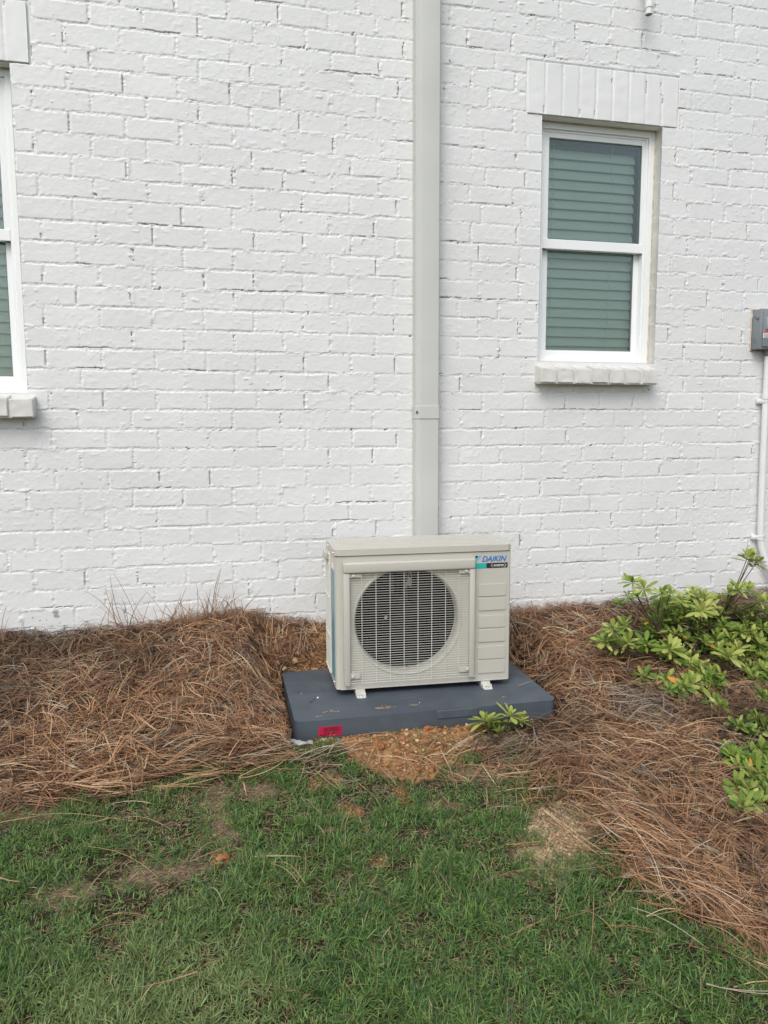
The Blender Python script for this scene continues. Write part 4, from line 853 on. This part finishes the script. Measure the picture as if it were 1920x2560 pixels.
# ------------------------------------------------------------------ clods and stones
ICO=[];
t_=bmesh.new();bmesh.ops.create_icosphere(t_,subdivisions=1,radius=1);ICOV=np.array([v.co[:] for v in t_.verts]);ICOF=np.array([[v.index for v in f.verts] for f in t_.faces]);t_.free()
def build_clods():
    R=np.random.default_rng(51)
    def pts(n,poly,b):
        x=R.uniform(b[0],b[1],n);y=R.uniform(b[2],b[3],n);wx=x+R.normal(0,.015,n)+(fbm(x,y,12,236)-.5)*.16;wy=y+R.normal(0,.015,n)+(fbm(x,y,12,237)-.5)*.16
        u,v=padloc(x,y);ok=inpoly(wx,wy,poly)&~((np.abs(u)<PW/2+.006)&(np.abs(v)<PD/2+.006));return x[ok],y[ok]
    X=[];Y=[];S=[];K=[]
    x,y=pts(15000,P_DIRT,(.84,1.95,-1.1,0));X.append(x);Y.append(y);S.append(.0010+.0070*R.random(len(x))**4.5);K.append(np.zeros(len(x)))
    x,y=pts(170,P_DIRT,(.84,1.8,-1.05,0));X.append(x);Y.append(y);S.append(R.uniform(.005,.0095,len(x)));K.append(np.zeros(len(x)))
    x=R.uniform(.80,1.2,1500);y=R.uniform(-.34,-.01,1500);u,v=padloc(x,y);ok=~((np.abs(u)<PW/2+.006)&(np.abs(v)<PD/2+.006));x=x[ok];y=y[ok];X.append(x);Y.append(y);S.append(.002+.008*R.random(len(x))**2.5);K.append(np.zeros(len(x)))
    for bx,by_,rx,ry,k in BARE:
        if k==1: continue
        n=int(9000*rx*ry*(11 if k==2 else 8));a=R.uniform(0,6.28,n);r=np.sqrt(R.random(n))
        X.append(bx+rx*1.0*r*np.cos(a));Y.append(by_+ry*1.0*r*np.sin(a));S.append(.001+.004*R.random(n)**3);K.append(np.full(n,1 if k==2 else 0))
    x=np.concatenate(X);y=np.concatenate(Y);s=np.concatenate(S);k=np.concatenate(K);n=len(x)
    z=height(x,y)+s*.35
    q=R.uniform(.6,1.35,(n,len(ICOV)))[...,None]*ICOV[None]*s[:,None,None]*np.stack([R.uniform(.8,1.4,n),R.uniform(.8,1.3,n),R.uniform(.55,.9,n)],-1)[:,None]
    V=q+np.stack([x,y,z],-1)[:,None];F=(ICOF[None]+(np.arange(n)*len(ICOV))[:,None,None]).reshape(-1,3)
    base=np.array([[.38,.19,.08],[.46,.27,.13],[.29,.14,.06],[.56,.40,.24],[.46,.20,.08]]);C=base[R.choice(5,n,p=[.33,.27,.2,.1,.1])]*R.uniform(.75,1.2,(n,1))
    C=np.where(k[:,None]>0,np.array([.50,.38,.24])*R.uniform(.7,1.15,(n,1)),C)
    link('dirt_clods',npmesh('dirt_clods',V.reshape(-1,3),[F],False,col=np.repeat(C,len(ICOV),0)),M['clod'],label='crumbled orange brown dirt and gravel dug up around the pad',cat='dirt',kind='stuff')
build_clods()
def rock(name,x,y,sx,sy,sz,m,label,seed,cat='stone',up=.35,group=None):
    b=bmesh.new();bmesh.ops.create_icosphere(b,subdivisions=3,radius=1);r=random.Random(seed);ax=[Vector((r.gauss(0,1),r.gauss(0,1),r.gauss(0,1))).normalized() for _ in range(9)];h=[r.uniform(.55,.9) for _ in ax]
    for v in b.verts:
        for a,k in zip(ax,h):
            d=v.co.dot(a)
            if d>k: v.co-=a*(d-k)*.92
        n=vn(v.co.x+seed,v.co.y+v.co.z*2,2.5,seed);v.co*=(.86+.28*float(n))
        v.co=Vector((v.co.x*sx,v.co.y*sy,v.co.z*sz))
    me=bpy.data.meshes.new(name);b.to_mesh(me);b.free();me.polygons.foreach_set('use_smooth',[True]*len(me.polygons));me.set_sharp_from_angle(angle=math.radians(28))
    o=link(name,me,m,label=label,cat=cat,group=group);o.location=(x,y,gh(x,y)+sz*up);o.rotation_euler=(0,0,r.uniform(0,6.28));return o
rock('clay_clod',1.405,-.757,.015,.013,.012,M['orangeclod'],'round orange clay clod touching the middle of the pad front',1,'clod')
rock('clay_clod',1.205,-.835,.030,.022,.015,M['orangeclod'],'largest orange brown clod lying in the loose dirt left of centre',2,'clod')
rock('stone',1.325,-.775,.014,.010,.008,M['paleclod'],'pale flat stone leaning in the dirt in front of the pad',3)
rock('stone',1.465,-.765,.008,.008,.007,M['paleclod'],'small pale pebble in the dirt right of the orange clod',4)
rock('stone',1.215,-.757,.008,.008,.008,M['paleclod'],'small cream pebble in the dirt right of the pink sticker',5)
rock('clay_clod',1.04,-.755,.017,.013,.012,M['paleclod'],'tan clod below the pink sticker at the front left of the pad',6,'clod')
rock('clay_clod',1.115,-.775,.014,.012,.010,M['orangeclod'],'orange clod just right of the tan clod below the sticker',7,'clod')
rock('stone',.975,-1.245,.026,.015,.010,M['redrock'],'flat reddish brown rock chip lying in the grass',8,up=.9)
rock('clay_clod',.682,-1.300,.022,.020,.009,M['orangeclod'],'orange clay lump in the grass at the foot of the bare strip',9,'clod')
rock('stone',1.60,-1.27,.010,.008,.006,M['paleclod'],'small pale pebble at the top of the bare sandy patch',10)
def groundhit(px,py,off):
    y=-.02
    for _ in range(200):
        p=W(px,py,y)
        if p.z>gh(p.x,p.y)+off: break
        y-=.006
    return p
for i,(px,py,s,l) in enumerate(((691,1660,.018,'largest pale clay stone in the cluster behind the left end of the pad'),(712,1672,.013,'rounded tan stone right of the largest pale one by the unit'),(736,1652,.017,'pale clay stone nearest the unit in the cluster behind the pad'),(672,1642,.010,'small orange stone at the left end of the cluster behind the pad'),(745,1632,.010,'small tan stone nearest the wall behind the pad'))):
    q_=groundhit(px,py,.030); o_=rock('stone',q_.x,q_.y,s,s*.8,s*.8,M['orangeclod' if 'orange' in l else 'paleclod'],l,20+i,up=.7); o_.location.z=q_.z
# sticks
def stick(x0,y0,x1,y1,r,lab,lift=.02,m='bark'):
    n=6;P=[(x0+(x1-x0)*i/n+random.uniform(-.002,.002),y0+(y1-y0)*i/n+random.uniform(-.002,.002),0) for i in range(n+1)]
    P=[(a,b_,gh(a,b_)+lift) for a,b_,_ in P]
    o=P[0];e=MB().tube([(a-o[0],b_-o[1],c-o[2]) for a,b_,c in P],[r*(1-.5*i/n) for i in range(n+1)],7).build('stick',M[m],None,smooth=60,label=lab,cat='stick');e.location=o
stick(2.12,-.82,1.99,-.98,.0032,'pale tan twig lying on the pine straw left of the lower shrub',.035)
stick(.05,-1.235,.20,-1.32,.0026,'pale brown twig in the grass at the left edge',.022)
# plastic scrap by the pad corner
V=[];n=12
for i in range(n):
    for j in range(4): V.append((.915+.0075*i,-.765-.003*i+.009*j+.003*math.sin(i*1.3),gh(.915+.0075*i,-.76)+.012+.006*math.sin(i*.9+j*1.7)))
F=[(i*4+j,i*4+j+1,i*4+j+5,i*4+j+4) for i in range(n-1) for j in range(3)]
e=MB().poly(V,F).build('plastic_scrap',M['bulge'],None,smooth=60,label='scrap of clear plastic film at the front left corner of the pad',cat='plastic film')
so=e.modifiers.new('s','SOLIDIFY');so.thickness=.0006
# ------------------------------------------------------------------ shrubs
def leaf(p,d,up,L,Wf,fold=.25,droop=.5):
    d=d.normalized();s=d.cross(up).normalized();n=s.cross(d).normalized()
    prof=[(0,.10),(.18,.34),(.42,.80),(.66,1.0),(.84,.72),(.95,.34),(1,.0)]
    mid=[];le=[];ri=[]
    for t,w_ in prof:
        c=p+d*(L*t*(1-.12*droop*t))+n*(-L*droop*.35*t*t)
        h=L*Wf*.5*w_; mid.append(c-n*(h*fold));le.append(c-s*h);ri.append(c+s*h)
    V=[];
    for a,b,c in zip(le,mid,ri): V+=[a,b,c]
    F=[]
    for i in range(len(prof)-1):
        F+=[(3*i,3*i+1,3*i+4,3*i+3),(3*i+1,3*i+2,3*i+5,3*i+4)]
    return V,F
def whorl(acc,c,axis,size,R,tone):
    """rosette of azalea leaves on a twig end"""
    axis=axis.normalized();a=axis.orthogonal().normalized();b=axis.cross(a)
    layers=[(R.randint(5,7),.10,1.0,-.016),(R.randint(5,7),.55,.95,-.002),(R.randint(4,6),1.05,.72,.006)]
    o=R.uniform(0,6.28)
    for li,(n,el,ls,off) in enumerate(layers):
        for k in range(n):
            t=o+6.283*k/n+R.uniform(-.25,.25)+li*.5;e=el+R.uniform(-.35,.35)
            d=(a*math.cos(t)+b*math.sin(t))*math.cos(e)+axis*math.sin(e)
            L=size*ls*R.uniform(.6,1.2)
            V,F=leaf(c+axis*off*size*20*.05+d*.003,d,axis if abs(d.dot(axis))<.95 else a,L,R.uniform(.25,.36),R.uniform(.15,.35),R.uniform(.1,.8))
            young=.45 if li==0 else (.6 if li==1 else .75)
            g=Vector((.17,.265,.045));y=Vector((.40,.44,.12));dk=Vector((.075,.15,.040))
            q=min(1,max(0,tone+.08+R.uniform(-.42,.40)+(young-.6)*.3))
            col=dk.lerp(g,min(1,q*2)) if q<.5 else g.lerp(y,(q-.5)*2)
            if li==0 and R.random()<.035: col=Vector((.60,.30,.055))
            if li==0 and R.random()<.14: col=Vector((.42,.44,.16))
            base=len(acc[0]);acc[0].extend(V);acc[1].extend([tuple(i+base for i in f) for f in F])
            acc[2].extend([col*(.92+.10*((i//3)/6)) if i%3!=1 else col*1.12 for i in range(len(V))])
def bez(p0,p1,p2,n=9): return [p0.lerp(p1,i/n).lerp(p1.lerp(p2,i/n),i/n) for i in range(n+1)]
def shrub(name,base,W_,label,seed,spread=.5,extra=0,group=None,stem_r=.0045,cat='shrub'):
    R=random.Random(seed);root=empty(name,base,label=label,cat=cat,group=group);b0=Vector(base)
    acc=([],[],[]);st=MB();forks=[]
    tips=[Vector(w[0])-b0 for w in W_]
    for i in range(0,len(tips),4):
        t=tips[i];forks.append(Vector((t.x*.5,t.y*.5,t.z*.42+.01)))
    for f in forks:
        mid=Vector((f.x*.35,f.y*.35,f.z*.75+.004)); st.tube(bez(Vector((R.uniform(-.012,.012),R.uniform(-.012,.012),-.01)),mid,f),[stem_r*(1-.45*i/9) for i in range(10)],6)
    for (wpos,size,tone),t in zip(W_,tips):
        f=min(forks,key=lambda q:(q-t).length+(.4 if q.z>t.z+.04 else 0)) if forks else Vector((0,0,0))
        m_=f.lerp(t,.5)+Vector((R.uniform(-.015,.015),R.uniform(-.015,.015),-.012+R.uniform(-.01,.01)))
        ax=((t-m_).normalized()*.6+Vector((0,-.34,.85))+Vector((R.uniform(-.25,.25),R.uniform(-.25,.1),0))).normalized()
        st.tube(bez(f,m_,t),[.0030*(1-.5*i/9) for i in range(10)],5)
        whorl(acc,t,ax,size,R,tone)
    V=[tuple(v) for v in acc[0]];
    me=bpy.data.meshes.new('foliage');me.from_pydata(V,[],acc[1]);me.update()
    a=me.attributes.new('Col','FLOAT_COLOR','POINT');c=np.ones((len(V),4),np.float32);c[:,:3]=np.array([tuple(q) for q in acc[2]]);a.data.foreach_set('color',c.ravel())
    me.polygons.foreach_set('use_smooth',[True]*len(me.polygons))
    link('foliage',me,M['leaf'],root); st.build('stems',M['stem'],root,smooth=60); return root
def place(zx,zy,y):
    px,py=1460+zx/2.989,1340+zy/2.989
    p=W(px,py,y);k=0
    while p.z<gh(p.x,p.y)+.035 and k<80: y+=.012*(-1); p=W(px,py,y);k+=1
    return p
RR=random.Random(77)
z1=[(1240,195,1.6,.95),(1215,175,1.3,.85),(1285,205,1.25,.9),(1245,150,1.0,.95),(360,350,1.0,.7),(450,400,1.1,.85),(400,460,1.0,.6),(330,450,.8,.5),(640,440,1.2,.75),(720,480,1.1,.7),(560,500,1,.7),(600,520,1,.6),
(820,430,.9,.65),(900,470,1.2,.75),(870,560,1.2,.8),(940,540,1.1,.75),(1000,470,.9,.6),(1080,430,.9,.6),(1150,400,1.1,.75),(1220,400,1.0,.65),(1320,490,1.1,.7),(1360,560,1.1,.7),(300,670,1.1,.6),(220,700,1.2,.5),(150,790,1.1,.55),(250,830,1.1,.7),(330,800,1.0,.65),
(460,810,1.1,.5),(520,720,1.1,.45),(560,640,1.0,.4),(640,850,1.35,.75),(620,590,1.0,.45),(760,590,1.1,.5),(1010,620,1.1,.4),(1180,720,1.1,.75),(1250,740,1.1,.75),(1100,780,1.0,.5),(1080,900,1.45,.85),(1000,860,1.1,.6),(1150,850,1.1,.7),
(1300,810,1.2,.7),(1340,930,1.2,.65),(1370,1030,1.0,.6),(900,790,1.0,.5),(870,980,1.0,.5),(950,1050,1.3,.5),(800,1110,1.2,.55),(710,1170,.8,.3),(610,1080,1.1,.5),(440,1050,1.1,.5),(970,1240,1.0,.5),(1330,690,1.0,.5),(1200,600,1.0,.25),(1260,560,1.0,.25),(1150,640,1.0,.25),(700,650,1.0,.3),(780,720,.9,.3),(960,700,.9,.3),(1050,720,.9,.3),(900,880,.9,.35),(820,900,.8,.3),(700,740,.8,.25),(1230,880,1.0,.4),(1200,960,.9,.35)]
ws=[]
for zx,zy,s,t in z1:
    f=(zy-190)/1050; y=-.32-.38*f-(.10 if t>.7 else -.10 if t<.4 else 0)+RR.uniform(-.05,.05)
    if zy<260: y=-.26+RR.uniform(-.02,.02)
    ws.append((place(zx,zy,y),.054*s,t))
    if RR.random()<.75 and zy>260: ws.append((place(zx+RR.uniform(-75,75),zy+RR.uniform(-20,80),y+RR.uniform(0,.08)),.048*s,t*.75))
for zx,zy in ((1450,450),(1500,600),(1480,750),(1550,700),(1600,500),(1500,900),(1620,850),(1560,350),(1700,600),(1700,800),(1480,1030),(1600,1000)):
    ws.append((place(zx,zy,-.35-.3*(zy-300)/700+RR.uniform(-.06,.06)),.055,RR.uniform(.4,.8)))
for i in range(150):
    a=RR.uniform(0,6.283);r=math.sqrt(RR.random());zx=985+560*r*math.cos(a);zy=730+300*r*math.sin(a)+(150 if zx>800 else 0)*RR.random()
    if zx<560 and zy>820: continue
    ws.append((place(zx,zy,-.26-.30*(zy-400)/600+RR.uniform(-.08,.08)),RR.uniform(.044,.060),RR.uniform(.25,.85)))
bp=place(985,1130,-.62); shrub('azalea_shrub',(bp.x,-.60,gh(bp.x,-.60)),ws,'large yellow green azalea shrub against the wall under the conduit',3)
z2=[(1340,1215,1.1,.35),(1210,1400,1.2,.5),(1290,1370,1.1,.55),(1150,1420,.9,.45),(1100,1600,1.1,.3),(1130,1660,1.1,.35),(1160,1750,1.1,.35),(1250,1700,1.2,.45),(1300,1790,1.3,.5),(1320,1600,1.1,.55),(1360,1480,1.1,.6),(1260,1620,.9,.4),(1140,1870,1.1,.4),(1210,1900,1.0,.45),(1200,2010,1.2,.5),(1290,2000,1.1,.6),(1350,1700,1.2,.5),(1370,1820,1.1,.4),(1370,1380,1.1,.4),(1360,1880,.9,.3),(1240,1480,.9,.25)]
ws=[]
for zx,zy,s,t in z2:
    ws.append((place(zx,zy,-1.02-.18*(zy-1200)/800+RR.uniform(-.03,.03)),.050*s,t))
    if RR.random()<.6: ws.append((place(zx+RR.uniform(-60,60),zy+RR.uniform(-20,70),-1.0-.18*(zy-1200)/800),.044*s,t*.8))
for zx,zy in ((1450,1300),(1500,1450),(1460,1600),(1550,1600),(1480,1750),(1600,1450),(1520,1900),(1620,1750),(1450,1950)):
    ws.append((place(zx,zy,-1.05-.15*(zy-1200)/800),.050,RR.uniform(.3,.6)))
for i in range(20):
    zx=RR.uniform(1170,1600);zy=RR.uniform(1330,1980)
    ws.append((place(zx,zy,-.98-.16*(zy-1200)/800),RR.uniform(.04,.05),RR.uniform(.15,.5)))
bp=place(1440,1900,-1.12); shrub('azalea_shrub',(bp.x,-1.10,gh(bp.x,-1.10)),ws,'lower azalea shrub at the right edge in front of the larger one',5)
# sprig in front of the pad
def sp(px,py,y): return W(px,py,y)
ws=[(sp(1213,1803,-.80),.066,1.0),(sp(1222,1822,-.81),.050,.95),(sp(1243,1835,-.82),.052,1.0),(sp(1275,1790,-.82),.060,1.0),(sp(1297,1805,-.82),.056,1.0)]
bx,by_=1.49,-.97
rt=shrub('azalea_sprig',(bx,by_,gh(bx,by_)),ws,'small pale green leafy sprig lying in front of the right side of the pad',9,stem_r=.003)
# fallen leaves
def fallen(x,y,c,lab,ang,L=.032):
    z=gh(x,y)+.040;V,F=leaf(Vector((0,0,0)),Vector((math.cos(ang),math.sin(ang),.1)),Vector((0,-.3,1)),L,.4,.4,.3)
    me=bpy.data.meshes.new('fallen_leaf');me.from_pydata([tuple(v) for v in V],[],F);me.update()
    a=me.attributes.new('Col','FLOAT_COLOR','POINT')
    for d in a.data: d.color=(*c,1)
    o=link('fallen_leaf',me,M['leaf'],label=lab,cat='leaf');o.location=(x,y,z)
fallen(2.19,-.90,(.30,.38,.10),'folded pale green fallen leaf on the straw below the big shrub',-.7,.042)
fallen(2.26,-.93,(.62,.38,.10),'small curled orange fallen leaf on the straw right of the green one',1.3,.026)
fallen(2.24,-.78,(.14,.24,.07),'dark green fallen leaf on the straw nearest the big shrub',.2,.03)
fallen(2.44,-.95,(.55,.34,.09),'tiny yellow fallen leaf between the two shrubs',2.2,.022)
